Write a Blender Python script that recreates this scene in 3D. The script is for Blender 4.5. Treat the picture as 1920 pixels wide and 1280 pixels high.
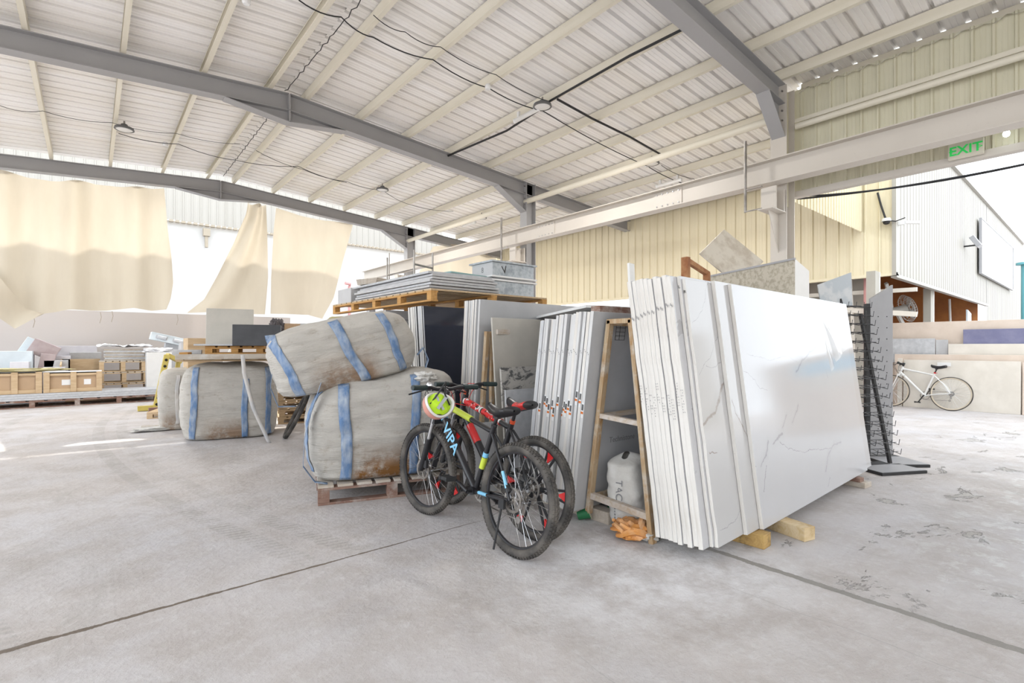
import bpy, bmesh, math, random
from mathutils import Vector, Matrix, noise
R = math.radians
rnd = random.Random(7)
for o in list(bpy.data.objects):
    bpy.data.objects.remove(o)
scn = bpy.context.scene
col = scn.collection

# ---------------------------------------------------------------- camera, sky, sun, exposure
CAM_H, FPX, HOR = 1.3, 948.0, 650.0
cam = bpy.data.cameras.new('camera')
cam.sensor_width = 36.0
cam.lens = FPX / 1920 * 36.0
cam.shift_y = (HOR - 640) / 1920
cam.clip_end = 500
camo = bpy.data.objects.new('camera', cam)
camo.location = (0, 0, CAM_H)
FX, FY = 0.6413, 0.7673
camo.rotation_euler = (R(90), 0, -math.atan2(FX, FY))
col.objects.link(camo)
scn.camera = camo

world = bpy.data.worlds.new('sky')
scn.world = world
world.use_nodes = True
bg = world.node_tree.nodes['Background']
bg.inputs[0].default_value = (0.88, 0.94, 1.0, 1)
bg.inputs[1].default_value = 1.0

sun = bpy.data.lights.new('sun', 'SUN')
sun.energy = 2.0
sun.angle = R(0.6)
sun.color = (1.0, 0.95, 0.86)
suno = bpy.data.objects.new('sun', sun)
suno.rotation_euler = Vector((-0.12, 0.80, 0.62)).to_track_quat('Z', 'Y').to_euler()
col.objects.link(suno)

scn.view_settings.view_transform = 'Standard'
scn.view_settings.look = 'None'
scn.view_settings.gamma = 1
scn.view_settings.use_curve_mapping = False
scn.view_settings.exposure = 1.98

# ---------------------------------------------------------------- helpers
def at(px, py=None, X=None, Y=None, Z=None, d=None):
    """a point of the place from a sight line and one known coordinate"""
    t = (px - 960) / FPX
    if X is not None: d = X / (FX + FY * t)
    elif Y is not None: d = Y / (FY - FX * t)
    elif Z is not None: d = (CAM_H - Z) * FPX / (py - HOR)
    z = Z if Z is not None else (CAM_H - (py - HOR) / FPX * d if py is not None else 0)
    return Vector((d * (FX + FY * t), d * (FY - FX * t), z))

ORD = ['first', 'second', 'third', 'fourth', 'fifth', 'sixth', 'seventh', 'eighth', 'ninth', 'tenth',
       'eleventh', 'twelfth', 'thirteenth', 'fourteenth', 'fifteenth', 'sixteenth']

class MB:
    def __init__(s): s.v = []; s.f = []; s.m = []; s.M = Matrix.Identity(4)
    def add(s, vs, fs, mi=0):
        n = len(s.v)
        s.v += [s.M @ Vector(v) for v in vs]
        s.f += [tuple(i + n for i in f) for f in fs]
        s.m += [mi] * len(fs) if isinstance(mi, int) else list(mi)
        return s
    def box(s, a, b, mi=0, mis=None):
        x0, y0, z0 = a; x1, y1, z1 = b
        vs = [(x0,y0,z0),(x1,y0,z0),(x1,y1,z0),(x0,y1,z0),(x0,y0,z1),(x1,y0,z1),(x1,y1,z1),(x0,y1,z1)]
        fs = [(0,3,2,1),(4,5,6,7),(0,1,5,4),(2,3,7,6),(1,2,6,5),(3,0,4,7)]
        return s.add(vs, fs, mis if mis else mi)      # order: bottom, top, -y, +y, +x, -x
    def cbox(s, c, d, mi=0, rot=None):
        M0 = s.M
        s.M = M0 @ Matrix.Translation(Vector(c)) @ (rot if rot else Matrix.Identity(4))
        s.box((-d[0]/2, -d[1]/2, -d[2]/2), (d[0]/2, d[1]/2, d[2]/2), mi)
        s.M = M0
        return s
    def sweep(s, prof, p0, p1, up=(0,0,1), mi=0):
        """closed 2-D profile (side, up) carried from p0 to p1"""
        p0, p1, up = Vector(p0), Vector(p1), Vector(up)
        t = (p1 - p0).normalized(); sd = t.cross(up).normalized(); u = sd.cross(t)
        n = len(prof)
        vs = [p + sd*a + u*b for p in (p0, p1) for a, b in prof]
        fs = [(i, (i+1) % n, n + (i+1) % n, n + i) for i in range(n)]
        fs += [tuple(range(n))[::-1], tuple(range(n, 2*n))]
        return s.add(vs, fs, mi)
    def bar(s, p0, p1, w, h, up=(0,0,1), mi=0):
        return s.sweep([(-w/2,-h/2),(w/2,-h/2),(w/2,h/2),(-w/2,h/2)], p0, p1, up, mi)
    def tube(s, pts, r, n=8, mi=0, cap=True):
        pts = [Vector(p) for p in pts]
        rr = r if isinstance(r, (list, tuple)) else [r]*len(pts)
        prev = None; base = len(s.v); vs = []
        for i, p in enumerate(pts):
            t = (pts[min(i+1, len(pts)-1)] - pts[max(i-1, 0)]).normalized()
            if prev is None:
                a = Vector((0,0,1)) if abs(t.z) < .9 else Vector((1,0,0))
                sd = t.cross(a).normalized()
            else:
                sd = (prev - t*prev.dot(t)).normalized()
            prev = sd; u = t.cross(sd)
            for k in range(n):
                q = 2*math.pi*k/n
                vs.append(p + (sd*math.cos(q) + u*math.sin(q))*rr[i])
        fs = []
        for i in range(len(pts)-1):
            for k in range(n):
                a, b = i*n+k, i*n+(k+1) % n
                fs.append((a, b, b+n, a+n))
        if cap:
            fs.append(tuple(range(n))[::-1]); fs.append(tuple(range((len(pts)-1)*n, len(pts)*n)))
        return s.add(vs, fs, mi)
    def cyl(s, p0, p1, r, n=16, mi=0): return s.tube([p0, p1], r, n, mi)
    def lathe(s, prof, c=(0,0,0), axis='z', n=24, mi=0):
        vs, fs = [], []
        c = Vector(c)
        for r, z in prof:
            for k in range(n):
                q = 2*math.pi*k/n
                a, b = r*math.cos(q), r*math.sin(q)
                vs.append(c + Vector({'z': (a,b,z), 'y': (a,z,b), 'x': (z,a,b)}[axis]))
        for i in range(len(prof)-1):
            for k in range(n):
                a, b = i*n+k, i*n+(k+1) % n
                fs.append((a, b, b+n, a+n))
        return s.add(vs, fs, mi)
    def grid(s, fn, nu, nv, mi=0, closeu=False):
        vs = [fn(i/(nu if closeu else nu-1), j/(nv-1)) for j in range(nv) for i in range(nu)]
        fs = []
        for j in range(nv-1):
            for i in range(nu if closeu else nu-1):
                a, b = j*nu+i, j*nu+(i+1) % nu
                fs.append((a, b, b+nu, a+nu))
        return s.add(vs, fs, mi)
    def poly(s, pts, thick, mi=0):
        """flat outline with thickness vector"""
        n = len(pts); th = Vector(thick)
        vs = [Vector(p) for p in pts] + [Vector(p)+th for p in pts]
        fs = [tuple(range(n))[::-1], tuple(range(n, 2*n))] + [(i, (i+1) % n, n+(i+1) % n, n+i) for i in range(n)]
        return s.add(vs, fs, mi)
    def corr(s, o, along, length, ext, nrm, pitch, depth, rib=.07, slope=.014, start=0., mi=0):
        """ribbed sheet: profile runs along `along`, extruded by `ext`, ribs rise along nrm"""
        o, along, ext, nrm = Vector(o), Vector(along).normalized(), Vector(ext), Vector(nrm).normalized()
        pr = [(0, 0)]; x = start
        while x + pitch <= length + 1e-6:
            a = x + pitch - rib - slope
            for k in (.33, .66):
                xx = x + (pitch-rib-slope)*k
                pr += [(xx-.006, 0), (xx-.003, depth*.08), (xx+.003, depth*.08), (xx+.006, 0)]
            pr += [(a, 0), (a+slope, depth), (a+rib, depth), (a+rib+slope, 0)]
            x += pitch
        pr.append((length, 0))
        n = len(pr)
        vs = [o + along*a + nrm*b for a, b in pr] + [o + along*a + nrm*b + ext for a, b in pr]
        return s.add(vs, [(i, i+1, n+i+1, n+i) for i in range(n-1)], mi)
    def mesh(s, name, mats, smooth=False, ang=40):
        me = bpy.data.meshes.new(name)
        me.from_pydata([tuple(v) for v in s.v], [], s.f)
        for m in (mats if isinstance(mats, (list, tuple)) else [mats]): me.materials.append(m)
        me.polygons.foreach_set('material_index', s.m)
        bm = bmesh.new(); bm.from_mesh(me); bmesh.ops.recalc_face_normals(bm, faces=bm.faces); bm.to_mesh(me); bm.free()
        if smooth:
            me.polygons.foreach_set('use_smooth', [True]*len(me.polygons))
            me.set_sharp_from_angle(angle=R(ang))
        me.update()
        return me

def link(name, me, parent=None, loc=(0,0,0), rot=(0,0,0), bev=0, M=None):
    o = bpy.data.objects.new(name, me)
    col.objects.link(o)
    if parent: o.parent = parent
    if M is not None: o.matrix_local = M
    else: o.location = loc; o.rotation_euler = rot
    if bev:
        b = o.modifiers.new('bevel', 'BEVEL'); b.width = bev; b.segments = 2; b.limit_method = 'ANGLE'; b.angle_limit = R(50)
    return o
def part(name, mb, mats, parent, smooth=False, bev=0, label=None, **k):
    o = link(name, mb.mesh(name, mats, smooth), parent, bev=bev, **k)
    if label: o['label'] = label
    return o
def tag(o, label, cat, group=None):
    o['label'] = label; o['category'] = cat
    if group: o['group'] = group
    return o
def solo(name, mb, mats, label, cat, group=None, smooth=False, bev=0, **k):
    return tag(link(name, mb.mesh(name, mats, smooth), bev=bev, **k), label, cat, group)
def thing(name, label, cat, loc=(0,0,0), rot=(0,0,0), group=None, M=None):
    o = bpy.data.objects.new(name, None); col.objects.link(o); o.empty_display_size = .1
    if M is not None: o.matrix_local = M
    else: o.location = loc; o.rotation_euler = rot
    return tag(o, label, cat, group)
def struct(name, mb, mats, smooth=False, parent=None, **k):
    o = link(name, mb.mesh(name, mats, smooth), parent, **k)
    if not parent: o['kind'] = 'structure'
    return o
def dup(root, loc=None, rot=None, label=None, group=None, M=None):
    r = root.copy(); col.objects.link(r)
    if M is not None: r.matrix_local = M
    else:
        if loc is not None: r.location = loc
        if rot is not None: r.rotation_euler = rot
    if label: r['label'] = label
    if group: r['group'] = group
    def kids(a, b):
        for ch in list(a.children):
            c = ch.copy(); col.objects.link(c); c.parent = b; kids(ch, c)
    kids(root, r)
    return r
def text(name, s, size, m, parent, M, ext=.0006, align='CENTER', shear=0, bold=0):
    cu = bpy.data.curves.new(name, 'FONT'); cu.body = s; cu.size = size; cu.extrude = ext
    cu.align_x = align; cu.align_y = 'CENTER'; cu.shear = shear; cu.offset = bold
    t = bpy.data.objects.new(name, cu); col.objects.link(t)
    dg = bpy.context.evaluated_depsgraph_get()
    me = bpy.data.meshes.new_from_object(t.evaluated_get(dg))
    bpy.data.objects.remove(t)
    me.materials.clear(); me.materials.append(m)
    return link(name, me, parent, M=M)
def T(*a): return Matrix.Translation(Vector(a))
def RX(a): return Matrix.Rotation(R(a), 4, 'X')
def RY(a): return Matrix.Rotation(R(a), 4, 'Y')
def RZ(a): return Matrix.Rotation(R(a), 4, 'Z')

# ---------------------------------------------------------------- materials
class NT:
    def __init__(s, name):
        s.mat = bpy.data.materials.new(name); s.mat.use_nodes = True
        s.t = s.mat.node_tree; s.b = s.t.nodes['Principled BSDF']; s.out = s.t.nodes['Material Output']
        s.co = s.n('ShaderNodeTexCoord').outputs['Object']
    def n(s, ty, **k):
        nd = s.t.nodes.new(ty)
        for a, b in k.items(): setattr(nd, a, b)
        return nd
    def set(s, sock, v):
        if hasattr(v, 'is_output') or isinstance(v, bpy.types.NodeSocket): s.t.links.new(v, sock)
        else:
            if isinstance(v, tuple) and len(v) == 3 and sock.type == 'RGBA': v = v + (1,)
            sock.default_value = v
    def mp(s, scale=(1,1,1), rot=(0,0,0), loc=(0,0,0), src=None):
        m = s.n('ShaderNodeMapping'); s.set(m.inputs['Vector'], src or s.co)
        m.inputs['Scale'].default_value = scale; m.inputs['Rotation'].default_value = rot; m.inputs['Location'].default_value = loc
        return m.outputs[0]
    def noise(s, scale, detail=4, rough=.55, vec=None, dist=0):
        m = s.n('ShaderNodeTexNoise'); s.set(m.inputs['Vector'], vec or s.co)
        m.inputs['Scale'].default_value = scale; m.inputs['Detail'].default_value = detail
        m.inputs['Roughness'].default_value = rough; m.inputs['Distortion'].default_value = dist
        return m.outputs['Fac']
    def ramp(s, v, a, b, c0=0., c1=1.):
        m = s.n('ShaderNodeMapRange'); s.set(m.inputs[0], v)
        m.inputs[1].default_value = a; m.inputs[2].default_value = b; m.inputs[3].default_value = c0; m.inputs[4].default_value = c1
        return m.outputs[0]
    def math(s, op, a, b=0.):
        m = s.n('ShaderNodeMath', operation=op); s.set(m.inputs[0], a); s.set(m.inputs[1], b)
        return m.outputs[0]
    def mix(s, f, a, b):
        m = s.n('ShaderNodeMix', data_type='RGBA'); s.set(m.inputs[0], f); s.set(m.inputs[6], a); s.set(m.inputs[7], b)
        return m.outputs[2]
    def sep(s, v=None):
        m = s.n('ShaderNodeSeparateXYZ'); s.set(m.inputs[0], v or s.co); return m.outputs
    def bump(s, h, st=.3, d=.01):
        m = s.n('ShaderNodeBump'); s.set(m.inputs['Height'], h); m.inputs['Strength'].default_value = st; m.inputs['Distance'].default_value = d
        s.t.links.new(m.outputs[0], s.b.inputs['Normal'])
    def fin(s, colr, rough=.6, metal=0., spec=.5, coat=0.):
        s.set(s.b.inputs['Base Color'], colr); s.set(s.b.inputs['Roughness'], rough)
        s.set(s.b.inputs['Metallic'], metal); s.b.inputs['Specular IOR Level'].default_value = spec
        s.b.inputs['Coat Weight'].default_value = coat
        return s.mat
def plain(name, c, rough=.6, metal=0., c2=None, sc=6., bump=0., bs=40., lo=.4, hi=.65, stretch=(1,1,1), spec=.5, coat=0.):
    s = NT(name)
    v = s.mp(stretch)
    cc = s.mix(s.ramp(s.noise(sc, 6, .6, v), lo, hi), c, c2) if c2 else s.mix(s.ramp(s.noise(sc, 4), .3, .7), tuple(x*.93 for x in c), c)
    if bump: s.bump(s.noise(bs, 5, .6, v), bump, .01)
    return s.fin(cc, rough, metal, spec, coat)

M = {}
# concrete floor with its joints, patches and tyre prints
s = NT('concrete_floor'); X, Y, Z = s.sep()
big = s.noise(.35, 5, .6); mid = s.noise(2.2, 8, .65); fine = s.noise(18, 8, .7)
c = s.mix(s.ramp(big, .35, .65), (.49, .448, .425), (.505, .495, .515))
c = s.mix(s.ramp(mid, .42, .62, 0, .65), c, (.40, .36, .335))
c = s.mix(s.ramp(fine, .5, .75, 0, .6), c, (.60, .59, .585))
c = s.mix(s.ramp(s.noise(70, 5, .8), .58, .72, 0, .55), c, (.30, .285, .27))
c = s.mix(s.ramp(s.noise(1.1, 9, .78, s.mp((1,.45,1), rot=(0,0,.9)), .8), .56, .66, 0, .5), c, (.34, .32, .30))
dust = s.mp((1, 1, 1), loc=(-2.6, -1.9, 0))
dd = s.n('ShaderNodeVectorMath', operation='LENGTH'); s.set(dd.inputs[0], dust)
dm = s.math('MULTIPLY', s.ramp(dd.outputs['Value'], .25, 1.3, 1, 0), s.ramp(s.noise(3, 8, .7), .4, .6))
c = s.mix(s.math('MULTIPLY', dm, .8), c, (.78, .78, .80))
wob = s.math('MULTIPLY', s.math('SUBTRACT', s.noise(3.5, 8, .7), .5), .05)
j1 = s.math('ABSOLUTE', s.math('SUBTRACT', s.math('ADD', Y, wob), 3.05))
j2 = s.math('ABSOLUTE', s.math('SUBTRACT', s.math('ADD', X, wob), 3.06))
wj = s.math('MULTIPLY', s.ramp(s.noise(2.2, 9, .9), .3, .7, .003, .020), s.ramp(X, -.4, 2.2, 1.35, .45))
m1 = s.math('LESS_THAN', j1, wj)
m1 = s.math('MULTIPLY', m1, s.ramp(X, 2.0, 2.5, 1, 0))
wj2 = s.ramp(s.noise(2.2, 9, .9), .3, .7, .012, .040)
m2 = s.math('MULTIPLY', s.math('LESS_THAN', j2, wj2), s.ramp(Y, 1.5, 2.2, 1, 0))
c = s.mix(m2, c, (.27, .255, .235))
c = s.mix(m1, c, (.15, .12, .095))
# fine sawn lines on the right
sl = s.math('ABSOLUTE', s.math('SUBTRACT', s.math('FRACT', s.math('ADD', s.math('MULTIPLY', X, .9), s.math('MULTIPLY', s.noise(.8, 3), .2))), .5))
slm = s.math('MULTIPLY', s.math('LESS_THAN', sl, .0025), s.ramp(Y, 1.2, 1.6, .5, 0))
c = s.mix(slm, c, (.33, .32, .31))
# spalled patches
sp = s.noise(1.6, 8, .72, s.mp((1, 1.7, 1), rot=(0, 0, .5)), .4)
spm = s.math('MULTIPLY', s.ramp(sp, .60, .625), s.ramp(X, 3.0, 3.4))
spm = s.math('MULTIPLY', spm, s.ramp(Y, 1.3, 1.9, 1, 0))
c = s.mix(s.math('MULTIPLY', spm, .5), c, (.36, .34, .30))
pat = s.math('MULTIPLY', s.ramp(s.noise(6, 8, .75), .52, .6), s.math('MULTIPLY', s.ramp(X, 3.2, 4.0), s.ramp(Y, .4, 1.2, 1, 0)))
c = s.mix(s.math('MULTIPLY', pat, .55), c, (.68, .70, .69))
# tyre prints that sweep through the dust
def track(cx, cy, rad, w):
    v = s.mp((1, 1, 0), loc=(-cx, -cy, 0)); l = s.n('ShaderNodeVectorMath', operation='LENGTH'); s.set(l.inputs[0], v)
    return s.math('LESS_THAN', s.math('ABSOLUTE', s.math('SUBTRACT', l.outputs['Value'], rad)), w)
tr = s.math('ADD', track(22.1, 9.4, 22.0, .07), track(22.1, 9.4, 21.72, .07))
tr = s.math('ADD', tr, track(22.1, 9.4, 23.3, .10))
wv = s.n('ShaderNodeTexWave'); s.set(wv.inputs[0], s.mp((1,1,1), rot=(0,0,.2))); wv.bands_direction = 'Y'; wv.inputs['Scale'].default_value = 6
trm = s.math('MULTIPLY', s.math('MULTIPLY', tr, s.ramp(Y, 2.9, 3.4)), s.math('MULTIPLY', wv.outputs['Fac'], s.ramp(mid, .35, .6)))
c = s.mix(s.math('MULTIPLY', trm, .75), c, (.32, .305, .29))
h = s.math('ADD', s.math('MULTIPLY', fine, .5), s.math('MULTIPLY', mid, .9))
h = s.math('SUBTRACT', h, s.math('MULTIPLY', s.math('ADD', m1, m2), 1.2))
h = s.math('SUBTRACT', h, s.math('MULTIPLY', spm, .8))
s.bump(h, .9, .022)
M['floor'] = s.fin(c, s.ramp(mid, .3, .7, .55, .8), 0, .35)

def painted(name, c, dirt, vs=(1,1,1), amt=.5, rough=.5, metal=0.):
    s = NT(name)
    cc = s.mix(s.ramp(s.noise(.8, 6, .6, s.mp(vs)), .35, .7, 0, amt), c, dirt)
    cc = s.mix(s.ramp(s.noise(14, 6, .7), .6, .8, 0, .25), cc, tuple(x*.7 for x in dirt))
    return s.fin(cc, rough, metal)
M['roof'] = painted('white_roof_sheet', (.88,.865,.855), (.74,.69,.61), (.3,3,1), .55, .42)
M['purlin'] = painted('cream_purlin_paint', (.74,.70,.60), (.58,.53,.41), (6,.5,6), .6)
M['rafter'] = painted('grey_steel_paint', (.35,.345,.35), (.29,.285,.29), (1,1,1), .5)
M['girder'] = painted('warm_grey_girder_paint', (.60,.555,.50), (.50,.46,.41), (1,1,1), .4)
M['fascia'] = painted('greenish_cream_cladding', (.66,.63,.49), (.54,.51,.37), (4,4,.4), .5)
M['yellow'] = painted('yellow_cream_cladding', (.70,.63,.46), (.62,.55,.39), (4,4,.3), .5)
M['white_clad'] = painted('white_cladding', (.37,.352,.32), (.33,.31,.275), (3,3,.3), .5)
M['white_wall'] = painted('white_render', (.56,.555,.54), (.50,.485,.47), (1,1,.6), .4, .8)
M['beige_wall'] = painted('beige_render', (.50,.465,.45), (.54,.48,.44), (.6,.6,.6), .8, .9)
M['grey_panel'] = plain('grey_interior_panel', (.40,.38,.34), .8)
M['trim'] = plain('tan_trim', (.36,.31,.24), .7)
M['tarp_orange'] = plain('orange_brown_tarpaulin', (.42,.17,.05), .8, c2=(.28,.11,.04), sc=1.5)

def cloth(name, c, dirt, tr=.5):
    s = NT(name)
    cc = s.mix(s.ramp(s.noise(1.2, 5, .6, s.mp((1.5,1.5,.4))), .4, .7, 0, .6), c, dirt)
    w = s.n('ShaderNodeTexWave'); s.set(w.inputs[0], s.co); w.inputs['Scale'].default_value = 60; w.bands_direction = 'Z'
    s.bump(w.outputs['Fac'], .1, .003)
    s.fin(cc, .9, 0, .1)
    t = s.n('ShaderNodeBsdfTranslucent'); s.set(t.inputs[0], cc)
    m = s.n('ShaderNodeMixShader'); m.inputs[0].default_value = tr
    s.t.links.new(s.b.outputs[0], m.inputs[1]); s.t.links.new(t.outputs[0], m.inputs[2]); s.t.links.new(m.outputs[0], s.out.inputs[0])
    return s.mat
M['curtain'] = cloth('cream_curtain_cloth', (.60,.54,.44), (.52,.46,.37), .28)
s = NT('clear_plastic_film'); s.fin((.8,.81,.83), .12, 0, .8)
tb = s.n('ShaderNodeBsdfTransparent'); mx_ = s.n('ShaderNodeMixShader'); mx_.inputs[0].default_value = .55
s.t.links.new(s.b.outputs[0], mx_.inputs[1]); s.t.links.new(tb.outputs[0], mx_.inputs[2]); s.t.links.new(mx_.outputs[0], s.out.inputs[0]); M['film'] = s.mat
M['wrap'] = plain('white_stretch_film', (.82,.82,.84), .3, bump=.5, bs=30)

def quartz(name, base, vein, rough=.07, seed=0., amt=1.):
    s = NT(name)
    v = s.mp((1,1,1), loc=(seed, seed*.7, seed*1.3), rot=(0, .6, 0))
    n1 = s.noise(.85, 5, .62, v, .5)
    l1 = s.math('ABSOLUTE', s.math('SUBTRACT', n1, .5))
    mk = s.ramp(s.noise(1.1, 2, .5, s.mp((1,1,1), loc=(seed+5, 0, 2))), .44, .56)
    wd = s.ramp(s.noise(2.5, 3, .5, v), .45, .75, .0035, .016)
    line = s.math('MULTIPLY', s.math('LESS_THAN', l1, wd), mk)
    l2 = s.math('ABSOLUTE', s.math('SUBTRACT', s.noise(1.5, 6, .6, s.mp((1,1,1), loc=(seed+9, 3, 1)), .3), .47))
    line2 = s.math('MULTIPLY', s.math('LESS_THAN', l2, .0022), s.ramp(s.noise(.9, 2, .5), .5, .56))
    c = s.mix(s.ramp(s.noise(3, 6, .6), .4, .75, 0, .35), base, tuple(x*.93 for x in base))
    c = s.mix(s.math('MULTIPLY', line, .75*amt), c, vein)
    c = s.mix(s.math('MULTIPLY', line2, .6*amt), c, (.5,.5,.52))
    smear = s.math('MULTIPLY', s.ramp(l1, 0, .05, 1, 0), mk)
    c = s.mix(s.math('MULTIPLY', smear, .22*amt), c, (.46,.465,.49))
    return s.fin(c, s.ramp(s.noise(2, 5, .6), .35, .7, rough, rough+.1), 0, .5)
def seg_quartz(name, base, segs, rough=.08):
    """white stone whose veins follow given lines on its face: (x0,z0,x1,z1,width,colour)"""
    s = NT(name)
    nz = s.n('ShaderNodeTexNoise'); nz.inputs['Scale'].default_value = 9; nz.inputs['Detail'].default_value = 6; nz.inputs['Roughness'].default_value = .6
    s.set(nz.inputs['Vector'], s.co)
    v1 = s.n('ShaderNodeVectorMath', operation='SUBTRACT'); s.set(v1.inputs[0], nz.outputs['Color']); v1.inputs[1].default_value = (.5,.5,.5)
    v2 = s.n('ShaderNodeVectorMath', operation='MULTIPLY'); s.set(v2.inputs[0], v1.outputs[0]); v2.inputs[1].default_value = (.07,0,.07)
    v3 = s.n('ShaderNodeVectorMath', operation='ADD'); s.set(v3.inputs[0], v2.outputs[0]); s.set(v3.inputs[1], s.co)
    v4 = s.n('ShaderNodeVectorMath', operation='MULTIPLY'); s.set(v4.inputs[0], v3.outputs[0]); v4.inputs[1].default_value = (1,0,1)
    p = v4.outputs[0]
    c = s.mix(s.ramp(s.noise(3, 6, .6), .4, .75, 0, .35), base, tuple(x*.94 for x in base))
    wn = s.noise(14, 5, .7)
    for x0, z0, x1, z1, w, vc in segs:
        a, b = Vector((x0,0,z0)), Vector((x1,0,z1)); ba = b-a
        n1 = s.n('ShaderNodeVectorMath', operation='SUBTRACT'); s.set(n1.inputs[0], p); n1.inputs[1].default_value = a
        n2 = s.n('ShaderNodeVectorMath', operation='DOT_PRODUCT'); s.set(n2.inputs[0], n1.outputs[0]); n2.inputs[1].default_value = ba
        n3 = s.n('ShaderNodeMath', operation='MULTIPLY'); n3.use_clamp = True; s.set(n3.inputs[0], n2.outputs['Value']); n3.inputs[1].default_value = 1/ba.length_squared
        n4 = s.n('ShaderNodeVectorMath', operation='SCALE'); n4.inputs[0].default_value = ba; s.set(n4.inputs['Scale'], n3.outputs[0])
        n5 = s.n('ShaderNodeVectorMath', operation='DISTANCE'); s.set(n5.inputs[0], n1.outputs[0]); s.set(n5.inputs[1], n4.outputs[0])
        dd_ = s.math('ADD', n5.outputs['Value'], s.math('MULTIPLY', s.math('SUBTRACT', wn, .5), w*2.2))
        c = s.mix(s.ramp(dd_, w*.35, w*1.0, .75, 0), c, vc)
        if w > .006: c = s.mix(s.ramp(n5.outputs['Value'], 0, w*5, .28, 0), c, tuple(x*.82 for x in base))
    return s.fin(c, s.ramp(s.noise(2, 5, .6), .35, .7, rough, rough+.08), 0, .5)
M['quartz'] = quartz('veined_white_quartz', (.48,.48,.50), (.25,.245,.24), .07, 2.1)
M['quartz2'] = quartz('brown_veined_white_quartz', (.47,.465,.47), (.20,.165,.14), .10, 4.3)
s = NT('sawn_white_slab_edge')
c = s.mix(s.ramp(s.noise(5, 8, .7, s.mp((1,6,.5))), .45, .7, 0, .7), (.68,.655,.62), (.50,.455,.40))
c = s.mix(s.ramp(s.noise(60, 4, .8, s.mp((1,1,.3))), .66, .72, 0, .8), c, (.30,.26,.22))
s.bump(s.noise(25, 6, .7), .4, .004)
M['edge'] = s.fin(c, .65)
s = NT('pale_grey_slab_edge')
c = s.mix(s.ramp(s.noise(4, 8, .7, s.mp((1,6,.5))), .45, .7, 0, .6), (.60,.595,.59), (.42,.40,.385))
c = s.mix(s.ramp(s.noise(70, 4, .8, s.mp((1,1,.3))), .68, .72, 0, .7), c, (.28,.24,.22))
M['edge_grey'] = s.fin(c, .6)
M['edge_mid'] = plain('blue_grey_slab_edge', (.46,.47,.49), .6, c2=(.55,.55,.56), sc=9, stretch=(1,5,.5))
M['face_grey'] = plain('grey_slab_back', (.40,.405,.42), .38, c2=(.45,.455,.47), sc=3, bump=.05)
M['face_beige'] = plain('beige_slab_face', (.47,.445,.40), .5, c2=(.42,.40,.36), sc=4)
M['face_dark'] = plain('dark_navy_polished_slab', (.022,.027,.045), .06, c2=(.03,.035,.055), sc=2)
M['panel_grey'] = plain('grey_sheet', (.44,.44,.45), .5, c2=(.52,.52,.53), sc=5)
M['panel_teal'] = plain('teal_grey_sheet', (.25,.40,.40), .5)
M['tile_grey'] = plain('grey_stone_tile', (.43,.44,.46), .5, c2=(.52,.53,.55), sc=12)
M['charcoal'] = plain('charcoal_stone', (.025,.027,.034), .4, c2=(.04,.042,.05), sc=5)
M['indigo'] = plain('indigo_stone', (.15,.15,.26), .4, c2=(.19,.19,.30), sc=5)
s = NT('black_veined_grey_stone')
c = s.mix(s.ramp(s.noise(5, 9, .75, s.mp((1,1,2)), 1.2), .50, .56), (.45,.43,.40), (.10,.10,.10))
M['patterned'] = s.fin(c, .3)
M['graniteface'] = plain('speckled_beige_board', (.50,.46,.38), .7, c2=(.36,.32,.25), sc=22, bump=.3, lo=.45, hi=.6)
M['marble'] = plain('stained_cream_marble', (.62,.57,.49), .5, c2=(.48,.42,.34), sc=5, lo=.45, hi=.6)
M['peach'] = plain('peach_stone', (.60,.50,.42), .5, c2=(.66,.56,.48), sc=3)
M['cream_stone'] = plain('cream_stone', (.62,.58,.52), .4, c2=(.68,.64,.58), sc=3)

def wood(name, a, b, dirt=None, ax=(1,8,8)):
    s = NT(name)
    n1 = s.noise(3, 6, .65, s.mp(ax), .8)
    c = s.mix(s.ramp(n1, .35, .65), a, b)
    if dirt: c = s.mix(s.ramp(s.noise(5, 7, .7), .5, .65, 0, .8), c, dirt)
    s.bump(n1, .25, .004)
    return s.fin(c, .75, 0, .3)
M['wood'] = wood('pale_pallet_wood', (.56,.42,.27), (.45,.32,.19))
M['wood_orange'] = wood('orange_pallet_wood', (.58,.33,.12), (.40,.21,.07))
M['wood_red'] = wood('reddish_weathered_wood', (.17,.085,.065), (.27,.18,.14), (.40,.36,.33))
M['wood_dusty'] = wood('dusty_grey_wood', (.50,.45,.39), (.40,.34,.28), (.56,.54,.51))
M['wood_block'] = wood('fresh_sawn_wood', (.62,.50,.33), (.52,.38,.20), (.36,.24,.10))
M['wood_burnt'] = wood('half_blackened_wood', (.48,.32,.12), (.36,.22,.08), (.03,.03,.03))
M['frame_wood'] = wood('worn_brown_and_cream_paint', (.46,.36,.24), (.34,.20,.09), (.52,.48,.42), (8,8,1))
M['frame_pale'] = wood('dusty_pale_bar_paint', (.50,.45,.41), (.42,.33,.24), (.56,.52,.49))
M['rust'] = plain('rusty_steel', (.26,.10,.04), .8, c2=(.42,.22,.10), sc=8, bump=.4)
M['card'] = plain('brown_cardboard', (.46,.32,.20), .85)
M['card_pink'] = plain('pinkish_grey_cardboard', (.45,.37,.37), .85, c2=(.40,.32,.32))
M['card_blue'] = plain('pale_blue_grey_board', (.60,.66,.70), .8)
M['paper'] = plain('white_paper', (.75,.75,.75), .8)
M['plank_pale'] = plain('pale_lilac_stone', (.52,.50,.53), .5, c2=(.58,.56,.58))

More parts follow.
